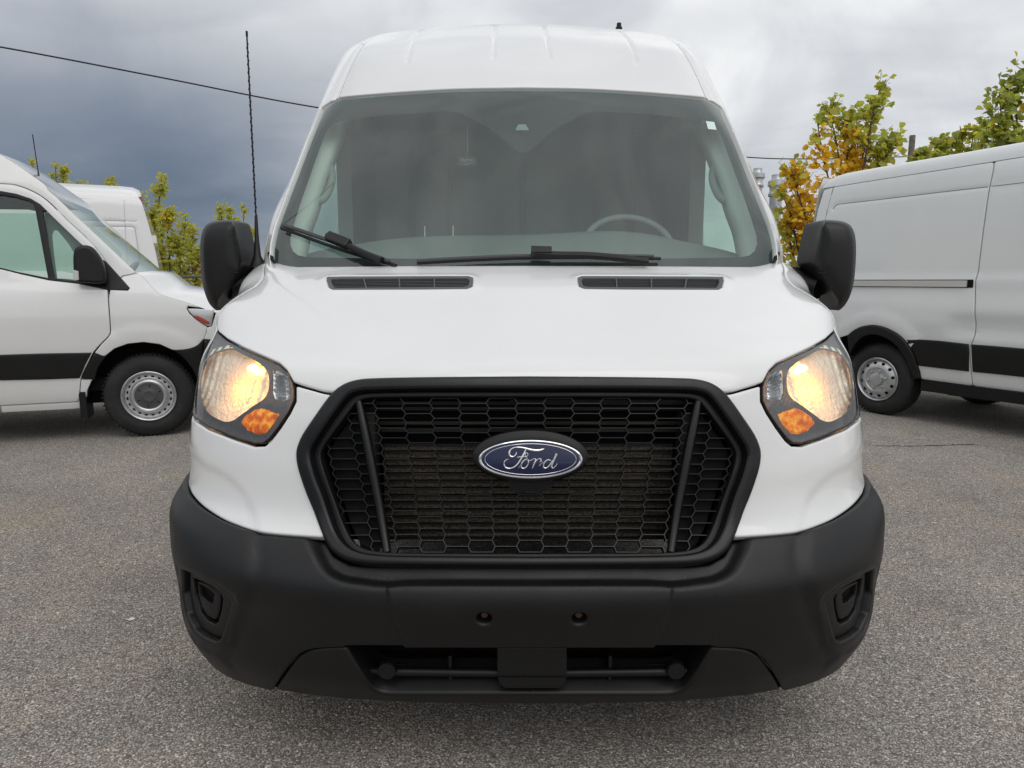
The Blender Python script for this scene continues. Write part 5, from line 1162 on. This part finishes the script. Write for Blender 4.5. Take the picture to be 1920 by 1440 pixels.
# ================================================================== ground
def asphalt():
    m = bpy.data.materials.new('asphalt'); m.use_nodes = True; t = m.node_tree; b = t.nodes['Principled BSDF']; Lk = t.links.new
    co = t.nodes.new('ShaderNodeTexCoord')
    def nd(ty, **k):
        n = t.nodes.new(ty)
        for a, v in k.items(): setattr(n, a, v)
        return n
    def noise(s, d=4, r=.55, vec=None):
        n = nd('ShaderNodeTexNoise'); n.inputs['Scale'].default_value = s; n.inputs['Detail'].default_value = d; n.inputs['Roughness'].default_value = r
        Lk(vec or co.outputs['Object'], n.inputs['Vector']); return n.outputs['Fac']
    def vor(s, feat='F1', rnd=1.0, vec=None):
        n = nd('ShaderNodeTexVoronoi', feature=feat); n.inputs['Scale'].default_value = s; n.inputs['Randomness'].default_value = rnd
        Lk(vec or co.outputs['Object'], n.inputs['Vector']); return n
    def rmp(x, a, b_, c, d):
        n = nd('ShaderNodeMapRange'); Lk(x, n.inputs['Value'])
        for i, v in zip(('From Min', 'From Max', 'To Min', 'To Max'), (a, b_, c, d)): n.inputs[i].default_value = v
        return n.outputs[0]
    def mix(f, a, b_, bl='MIX'):
        n = nd('ShaderNodeMix', data_type='RGBA', blend_type=bl)
        if isinstance(f, (int, float)): n.inputs[0].default_value = f
        else: Lk(f, n.inputs[0])
        for i, v in ((6, a), (7, b_)):
            if isinstance(v, tuple): n.inputs[i].default_value = (*v, 1)
            else: Lk(v, n.inputs[i])
        return n.outputs[2]
    def mth(op, a, b_):
        n = nd('ShaderNodeMath', operation=op)
        for i, v in enumerate((a, b_)):
            if isinstance(v, (int, float)): n.inputs[i].default_value = v
            else: Lk(v, n.inputs[i])
        return n.outputs[0]
    # warp the cells a little so stones are not regular
    ws = nd('ShaderNodeTexNoise'); ws.inputs['Scale'].default_value = 60; Lk(co.outputs['Object'], ws.inputs['Vector'])
    wv = nd('ShaderNodeVectorMath', operation='MULTIPLY_ADD'); Lk(ws.outputs['Color'], wv.inputs[0]); wv.inputs[1].default_value = (.006, .006, .006); Lk(co.outputs['Object'], wv.inputs[2])
    v1 = vor(160, vec=wv.outputs[0]); v2 = vor(350, vec=wv.outputs[0])
    def sepc(c):
        s = nd('ShaderNodeSeparateColor'); Lk(c, s.inputs[0]); return s.outputs[0], s.outputs[1]
    r1, g1_ = sepc(v1.outputs['Color']); r2, g2_ = sepc(v2.outputs['Color'])
    st1 = mix(mth('POWER', r1, 2.2), (.15, .137, .124), (.92, .86, .79)); st1 = mix(rmp(g1_, .82, .9, 0, .5), st1, (.40, .31, .23))
    st2 = mix(mth('POWER', r2, 2.1), (.14, .128, .115), (.88, .82, .75))
    stones = mix(rmp(noise(38, 2), .42, .58, 0, 1), st1, st2)
    gapm = rmp(v1.outputs['Distance'], .45, .75, 0, .75)
    col = mix(gapm, stones, (.12, .109, .098))
    big = noise(.35, 5, .6); med = noise(2.2, 5, .6)
    col = mix(rmp(big, .35, .65, 0, .75), col, mix(1, col, (.80, .77, .74), 'MULTIPLY'))
    col = mix(rmp(med, .42, .70, 0, .85), col, mix(1, col, (1.25, 1.2, 1.13), 'MULTIPLY'))
    stain = rmp(noise(.8, 3, .5), .63, .74, 0, .5); col = mix(stain, col, mix(1, col, (1.15, 1.05, .80), 'MULTIPLY'))
    dk = rmp(noise(1.3, 4, .6, None), .60, .76, 0, .6); col = mix(dk, col, mix(1, col, (.62, .6, .58), 'MULTIPLY'))
    Lk(col, b.inputs['Base Color']); b.inputs['Roughness'].default_value = .88; b.inputs['Specular IOR Level'].default_value = .28
    h = mth('ADD', mth('MULTIPLY', rmp(v1.outputs['Distance'], 0, .6, 1, 0), .8), mth('ADD', mth('MULTIPLY', noise(160, 3), .7), mth('MULTIPLY', noise(14, 3), 1.2)))
    bp = nd('ShaderNodeBump'); bp.inputs['Strength'].default_value = .75; bp.inputs['Distance'].default_value = .0055; Lk(h, bp.inputs['Height']); Lk(bp.outputs[0], b.inputs['Normal'])
    return m
gs = 700
me = mesh_of([(-gs, -gs, 0), (gs, -gs, 0), (gs, gs, 0), (-gs, gs, 0)], [(0, 1, 2, 3)])
ground = link('asphalt_ground', me, None, asphalt()); ground['kind'] = 'structure'
def on_ground(px, py, z=0.0):
    d = raydir(px, py); return CAMP + d * ((z - CAMP[2]) / d[2])
# long shrinkage crack on the right
cr = MB(); pts = spline([on_ground(x, y, .0) for x, y in ((1640,836),(1700,837),(1760,836),(1820,834),(1850,838),(1880,845),(1920,853),(1990,862))], 8)
rng = random.Random(3); V = []
for i, p in enumerate(pts):
    j = rng.uniform(-.012, .012); w = rng.uniform(.003, .009); V += [p + np.array([0, j - w, .0035]), p + np.array([0, j + w, .0035])]
cr.add(V, [(2 * i, 2 * i + 2, 2 * i + 3, 2 * i + 1) for i in range(len(pts) - 1)])
crk = cr.build('ground_crack', mat('crack_dark', (.035, .032, .030), .9), None, smooth=False); crk['kind'] = 'structure'
# loose grit close to the camera, far too much of it to count
gr = MB(); rng = random.Random(11)
for k in range(5200):
    d_ = rng.uniform(.55, 5.2); x = rng.uniform(-.80, .80) * d_ * 1.15; y = d_
    r = rng.uniform(.0022, .0052) * (1.0 if rng.random() < .93 else 1.8)
    c = np.array([CAMP[0] + x, CAMP[1] + y, r * .35]); a = rng.uniform(0, 6.28); q = rng.uniform(.6, 1.0)
    V = [c + [r * math.cos(a + t) * (1 if i % 2 else q), r * math.sin(a + t) * q, rng.uniform(-.2, .3) * r] for i, t in enumerate((0, 1.26, 2.5, 3.8, 5.0))] + [c + [0, 0, r * .75]]
    gr.add(V, [(i, (i + 1) % 5, 5) for i in range(5)])
grit = gr.build('loose_gravel', mat('grit_stone', (.36, .335, .31), .85, var=(35, (.58, .55, .51), .45, .6)), None, sharp=30); grit['kind'] = 'stuff'
# ================================================================== small litter
fp = [on_ground(x, y, .004) for x, y in ((232,1160),(237,1164),(243,1164.5),(249,1162),(254,1161),(247,1160.5),(241,1161),(236,1160.5))]
V = [p + np.array([0, 0, .004 * math.sin(i * 1.7) + .004]) for i, p in enumerate(fp)]; V += [p - np.array([0, 0, .002]) for p in V]
fe = MB().add(V, [tuple(range(8)), tuple(range(15, 7, -1))] + [(i, (i + 1) % 8, 8 + (i + 1) % 8, 8 + i) for i in range(8)]).build('feather', mat('feather_white', (.72, .70, .64), .7), None, smooth=False)
tag(fe, 'small white feather lying alone on the bare asphalt', 'feather')
# ================================================================== foliage
def leafmat(name, col, tr):
    m = bpy.data.materials.new(name); m.use_nodes = True; t = m.node_tree; t.nodes.clear()
    o = t.nodes.new('ShaderNodeOutputMaterial'); d = t.nodes.new('ShaderNodeBsdfPrincipled'); s = t.nodes.new('ShaderNodeBsdfTranslucent'); x = t.nodes.new('ShaderNodeMixShader')
    co = t.nodes.new('ShaderNodeTexCoord'); n = t.nodes.new('ShaderNodeTexNoise'); n.inputs['Scale'].default_value = 9; t.links.new(co.outputs['Object'], n.inputs['Vector'])
    ge = t.nodes.new('ShaderNodeNewGeometry'); c = t.nodes.new('ShaderNodeMix'); c.data_type = 'RGBA'
    c.inputs[6].default_value = (*[v * .62 for v in col], 1); c.inputs[7].default_value = (*[min(1, v * 1.35) for v in col], 1)
    t.links.new(ge.outputs['Random Per Island'], c.inputs[0]); t.links.new(c.outputs[2], d.inputs['Base Color'])
    d.inputs['Roughness'].default_value = .5; s.inputs['Color'].default_value = (*tr, 1); x.inputs[0].default_value = .45
    t.links.new(d.outputs[0], x.inputs[1]); t.links.new(s.outputs[0], x.inputs[2]); t.links.new(x.outputs[0], o.inputs[0]); return m
LG = leafmat('leaf_green', (.45, .48, .065), (.72, .78, .10)); LD = leafmat('leaf_deep_green', (.27, .305, .055), (.44, .50, .08))
LO = leafmat('leaf_olive', (.44, .40, .055), (.64, .58, .07)); LY = leafmat('leaf_yellow', (.86, .53, .03), (.95, .60, .03)); LA = leafmat('leaf_amber', (.90, .50, .03), (.95, .56, .03))
LR_ = leafmat('leaf_russet', (.26, .06, .03), (.3, .06, .02))
BARK = mat('bark_grey', (.10, .09, .075), .9, var=(20, (.17, .155, .13), .4, .7)); TWIG = mat('twig_brown', (.09, .07, .045), .85)
def leaf_verts(c, d, nrm, s, kind):
    """broad poplar leaf (kind 0) or narrow pointed leaflet (kind 1), folded along its midrib; base at c"""
    d = d / (np.linalg.norm(d) + 1e-9); w = np.cross(nrm, d); w /= np.linalg.norm(w) + 1e-9; n = np.cross(d, w)
    O = [(0, 0), (.10, .34), (.34, .50), (.62, .36), (.84, .14), (1, 0)] if kind == 0 else [(0, 0), (.15, .15), (.40, .22), (.68, .15), (.88, .06), (1, 0)]
    V = [c + d * s * a + n * s * .10 * math.sin(a * 3.1) for a, b in O]
    Lf = [c + d * s * a + w * s * b + n * s * (.16 * b + .08 * math.sin(a * 3)) for a, b in O[1:-1]]; Rt = [c + d * s * a - w * s * b + n * s * (.16 * b + .08 * math.sin(a * 3)) for a, b in O[1:-1]]
    V = V + Lf + Rt            # 0..5 midrib, 6..9 left, 10..13 right
    Fc = [(0, 1, 6), (1, 2, 7, 6), (2, 3, 8, 7), (3, 4, 9, 8), (4, 5, 9), (0, 10, 1), (1, 10, 11, 2), (2, 11, 12, 3), (3, 12, 13, 4), (4, 13, 5)]
    return V, Fc
def tree(name, label, cat, stems, base, depth, leaf, n_twig, spread, mats, single=0, kind=0, seed=1, lpt=7, dj=.5, group=None, trunk_r=.05, low=None, twl=1.0):
    rg = np.random.default_rng(seed); b0 = OFFC + np.array([base[0], depth, 0.0])
    t = thing(name, label, cat, tuple(b0), group)
    S_ = []; tk = MB(); br = MB()
    root = b0 + np.array([0, 0, .0])
    for i, st in enumerate(stems):
        dd = OFFC[1] + depth + rg.uniform(-dj, dj)
        P = [K(x, y, dd) for x, y in st]
        fork = root + np.array([0, 0, rg.uniform(.5, .9) * P[0][2] * .6])
        pts = spline([fork, (fork + P[0]) / 2 + np.array([*rg.uniform(-.08, .08, 2), 0])] + P, 6)
        br.tube(pts, list(np.linspace(trunk_r * .55, .006, len(pts))), 6); S_.append((pts[10:], st))
    tk.tube([root - [0, 0, .05], root + [0.02, 0, .4], root + [0, 0.02, max(.9, S_[0][0][0][2] * .7)]], [trunk_r * 1.25, trunk_r, trunk_r * .7], 10).build('trunk', BARK, t)
    leaves = []
    for k in range(n_twig):
        pts, st = S_[rg.integers(len(S_))]; f = rg.beta(1.25, .9); idx = min(int(f * (len(pts) - 1)), len(pts) - 2)
        p = pts[idx] + (pts[idx + 1] - pts[idx]) * rg.random(); ax = pts[idx + 1] - pts[idx]; ax /= np.linalg.norm(ax)
        a = rg.uniform(0, 2 * math.pi); out = np.array([math.cos(a), .7 * math.sin(a), 0]); dirn_ = out * rg.uniform(.45, 1.0) + np.array([0, 0, rg.uniform(.15, .9)]) + ax * .3
        dirn_ /= np.linalg.norm(dirn_); ln = spread * (1.1 - .62 * f) * rg.uniform(.4, 1.1) * twl
        q = p + dirn_ * ln; br.tube([p, (p + q) / 2 + rg.normal(0, .012, 3), q], [.0055, .004, .0025], 4, False)
        tone = rg.random()
        for j in range(lpt):
            u = rg.uniform(.25, 1.05); c = p + (q - p) * u + rg.normal(0, leaf * .30, 3)
            ld = np.array([rg.normal(), rg.normal() * .8, -.35 + rg.normal() * .6]) + dirn_ * .5
            nn = np.array([rg.normal() * .6, -.75 + rg.normal() * .4, .75 + rg.normal() * .5])
            leaves.append((c, ld, nn, leaf * rg.uniform(.6, 1.12), mats(c, f, tone, rg)))
    cr_ = br.build('branch', TWIG, t)
    def key(l): return (np.linalg.norm(l[0] - CAMP) / l[3])
    order = sorted(range(len(leaves)), key=lambda i: leaves[i][1][0] * 0 + hash((seed, i * 7919)) % 1000); singles = set(order[:single])
    me_c = {}
    rest = MB(); mi = []; ml_ = []
    for i, (c, ld, nn, s, m) in enumerate(leaves):
        V, Fc = leaf_verts(c, ld, nn, s, kind)
        if i in singles:
            o = link('leaf', mesh_of(V, Fc), t, m, sharp=80)
        else:
            if m not in ml_: ml_.append(m)
            rest.add(V, Fc); mi += [ml_.index(m)] * len(Fc)
    if rest.v:
        me = mesh_of(rest.v, rest.f); o = link('foliage', me, t, None, sharp=80); o['kind'] = 'stuff'
        for m in ml_: me.materials.append(m)
        me.polygons.foreach_set('material_index', mi)
    return t
def m_poplar(c, f, tone, rg):
    px_, py_ = proj(c); warm = 1.35 * math.exp(-(((px_ - 1545) / 85)**2 + ((py_ - 390) / 115)**2)) + .60 * math.exp(-(((px_ - 1590) / 50)**2 + ((py_ - 300) / 60)**2))
    r = .55 * rg.random() + .45 * tone
    if r < min(warm, .80) * .95: return LY if rg.random() < .80 else LA
    return LG if rg.random() < .60 else (LO if rg.random() < .65 else LD)
def m_green(c, f, tone, rg):
    r = rg.random(); return LY if r < .03 else (LO if r < .22 else (LD if r < .60 else LG))
def m_dark(c, f, tone, rg):
    r = rg.random(); return LD if r < .62 else (LG if r < .88 else (LO if r < .97 else LY))
def m_olive(c, f, tone, rg):
    px_, py_ = proj(c); r = .5 * rg.random() + .5 * tone
    y = .30 * math.exp(-(((px_ - 310) / 35)**2 + ((py_ - 418) / 22)**2)) + .14 * math.exp(-(((px_ - 300) / 30)**2 + ((py_ - 500) / 25)**2))
    if r < y: return LY
    if py_ > 490 and px_ > 345 and rg.random() < .25: return LR_
    return LO if rg.random() < .55 else LG
def m_pale(c, f, tone, rg): r = rg.random(); return LG if r < .55 else (LO if r < .95 else LY)
tree('poplar_tree', 'young poplar half turned yellow, rising behind the rear end of the right van', 'tree',
     [[(1580,520),(1596,400),(1625,262),(1648,172)], [(1560,520),(1566,400),(1545,300),(1532,228)], [(1540,520),(1520,440),(1497,365),(1486,325)], [(1590,480),(1610,400),(1645,320),(1676,268)], [(1520,560),(1497,470),(1484,410),(1466,362)], [(1570,480),(1574,380),(1572,290),(1556,212)], [(1560,560),(1535,490),(1515,430),(1505,395)], [(1588,480),(1600,380),(1606,300),(1612,226)], [(1500,560),(1492,500),(1480,450),(1470,425)], [(1595,480),(1620,400),(1640,340),(1662,300)], [(1600,430),(1622,300),(1632,240),(1640,200)], [(1575,430),(1585,330),(1590,270),(1588,225)]],
     (5.1, 0), 10.6, .102, 520, .58, m_poplar, single=300, seed=5, lpt=6)
tree('poplar_tree', 'low bushy green poplar showing just above the roof of the right van', 'tree',
     [[(1800,420),(1800,330),(1805,275),(1800,236)], [(1770,420),(1772,340),(1765,300),(1758,272)], [(1830,420),(1836,330),(1842,270),(1850,234)], [(1720,420),(1716,360),(1722,320),(1724,290)], [(1860,420),(1868,340),(1872,300),(1880,285)], [(1745,420),(1745,350),(1748,320),(1750,296)], [(1815,400),(1818,320),(1822,270),(1828,246)], [(1785,400),(1783,330),(1778,290),(1774,262)]],
     (8.0, 0), 12.6, .125, 210, .34, m_green, single=280, seed=9, lpt=7)
tree('poplar_tree', 'tall dark green poplar at the far right above the front of the right van', 'tree',
     [[(1930,400),(1915,280),(1905,200),(1916,130)], [(1930,400),(1895,300),(1880,240),(1874,175)], [(1940,400),(1930,280),(1928,190),(1935,90)], [(1930,380),(1900,310),(1885,270),(1866,215)], [(1960,400),(1958,280),(1965,190),(1970,100)], [(1925,400),(1900,330),(1893,290),(1880,262)], [(1925,400),(1890,340),(1868,290),(1846,258)], [(1925,380),(1905,260),(1896,210),(1888,150)]],
     (8.3, 0), 11.2, .12, 250, .42, m_dark, single=290, seed=13, lpt=5)
tree('sumac_tree', 'olive shrubby tree with a tall leafy spike beside the white van turned away', 'tree',
     [[(312,560),(306,470),(298,390),(301,332)], [(330,560),(338,490),(345,440),(348,412)], [(300,560),(296,490),(290,440),(286,400)], [(345,560),(354,500),(360,460),(364,430)], [(320,560),(318,480),(314,430),(318,400)], [(360,580),(366,530),(370,500),(372,470)], [(305,580),(300,530),(296,500),(297,470)], [(340,580),(342,530),(336,490),(330,450)]],
     (-6.6, 0), 13.6, .115, 330, .27, m_olive, single=0, kind=1, seed=21, lpt=11, trunk_r=.045)
tree('willow_shrub', 'pale green wispy shrub showing between the left door mirror and the windscreen pillar', 'shrub',
     [[(440,600),(428,500),(418,430),(412,388)], [(440,600),(436,500),(433,440),(430,388)], [(450,600),(452,500),(455,440),(458,385)], [(460,600),(464,520),(468,470),(470,430)], [(430,600),(415,520),(405,480),(402,448)]],
     (-5.8, 0), 14.0, .085, 170, .20, m_pale, single=0, kind=1, seed=23, lpt=10, trunk_r=.03)
tree('willow_shrub', 'pale green upright shrub tips above the roof of the van turned away', 'shrub',
     [[(108,420),(106,360),(104,310)], [(116,420),(118,360),(120,318)], [(98,420),(98,370),(97,330)], [(66,420),(64,350),(60,303)], [(124,420),(124,370),(126,345)]],
     (-9.6, 0), 14.6, .085, 120, .16, m_pale, single=0, kind=1, seed=29, lpt=10, trunk_r=.03)
tree('sumac_tree', 'olive tree crown just topping the roof of the van turned away', 'tree',
     [[(142,430),(142,380),(143,345)], [(205,430),(206,370),(208,338)], [(180,430),(178,380),(176,352)], [(160,430),(160,390),(160,350)], [(222,430),(220,380),(218,350)], [(262,440),(266,400),(270,372)]],
     (-8.9, 0), 14.2, .105, 110, .18, m_olive, single=0, kind=1, seed=31, lpt=9, trunk_r=.035)
# ================================================================== pole, wire, stacks, fence
WOOD = mat('weathered_wood', (.13, .115, .10), .9, var=(6, (.22, .20, .18), .4, .7))
dP = 22.0; pt = K(1711, 254, OFFC[1] + dP)
pole = thing('utility_pole', 'weathered wooden utility pole behind the low bushy poplar', 'pole', (pt[0], pt[1], 0))
MB().tube([(pt[0], pt[1], -.1), (pt[0], pt[1], pt[2])], [.115, .085], 14).build('post', WOOD, pole)
MB().tube([(pt[0] - .14, pt[1] - .05, pt[2] - .62), (pt[0] - .02, pt[1], pt[2] - .62)], .03, 8).build('wire_clamp', GREYP, pole)
wl = [K(-420, 18, OFFC[1] + 13.0), K(0, 88, OFFC[1] + 14.2), K(290, 143, OFFC[1] + 15.4), K(585, 200, OFFC[1] + 16.7), K(1000, 261, OFFC[1] + 18.6), K(1420, 296, OFFC[1] + 20.6), K(1560, 297.5, OFFC[1] + 21.3), K(1690, 294, OFFC[1] + 21.9), pt + np.array([-.1, -.02, -.62])]
wire = MB().tube(spline(wl, 10), .016, 6).build('overhead_wire', BLACK, None); tag(wire, 'black overhead wire sagging across the sky towards the wooden pole', 'wire')
GALV = mat('galvanised', (.55, .56, .57), .35, metal=.7, var=(2, (.40, .41, .42), .4, .7))
for px_, py_, d_, sc, lb in ((1457, 328, 60, 1.0, 'silver capped exhaust stack standing clear beside the yellowing poplar'), (1421, 316, 62, .9, 'pale exhaust stack almost hidden by the windscreen pillar')):
    tp_ = K(px_, py_, OFFC[1] + d_); st = thing('exhaust_stack', lb, 'chimney', (tp_[0], tp_[1], 0), 'exhaust stacks beyond the trees'); k = sc * 60 / F
    c = (tp_[0], tp_[1], tp_[2])
    MB().lathe(c, (0, 0, -1), [(0, 0), (0, 9 * k), (6 * k, 9 * k), (9 * k, 11 * k)], 24).build('cap', GALV, st)
    MB().lathe(c, (0, 0, -1), [(9 * k, 11 * k), (11 * k, 15 * k), (19 * k, 15.5 * k), (22 * k, 12 * k), (30 * k, 11.5 * k), (34 * k, 14 * k), (38 * k, 13.5 * k)], 24).build('collar', GALV, st)
    MB().lathe(c, (0, 0, -1), [(38 * k, 11 * k), (tp_[2], 11 * k)], 24).build('flue', GALV, st)
fn = thing('wire_fence', 'low grey post and rail fence in front of the olive shrubby tree', 'fence', tuple(OFFC + [-6.4, 12.6, 0]))
FZ = 1.33 + 8 / F * 12.6
MB().tube([OFFC + [-9.5, 12.3, FZ], OFFC + [-3.0, 12.9, FZ]], .028, 8).build('rail', GREYP, fn)
MB().tube([OFFC + [-9.5, 12.3, .55], OFFC + [-3.0, 12.9, .55]], .02, 8).build('rail', GREYP, fn)
for x in (-9.0, -7.6, -6.2, -4.8, -3.4): MB().tube([OFFC + [x, 12.3 + (x + 9.5) * .0923, -.02], OFFC + [x, 12.3 + (x + 9.5) * .0923, FZ + .06]], .035, 8).build('post', GREYP, fn)
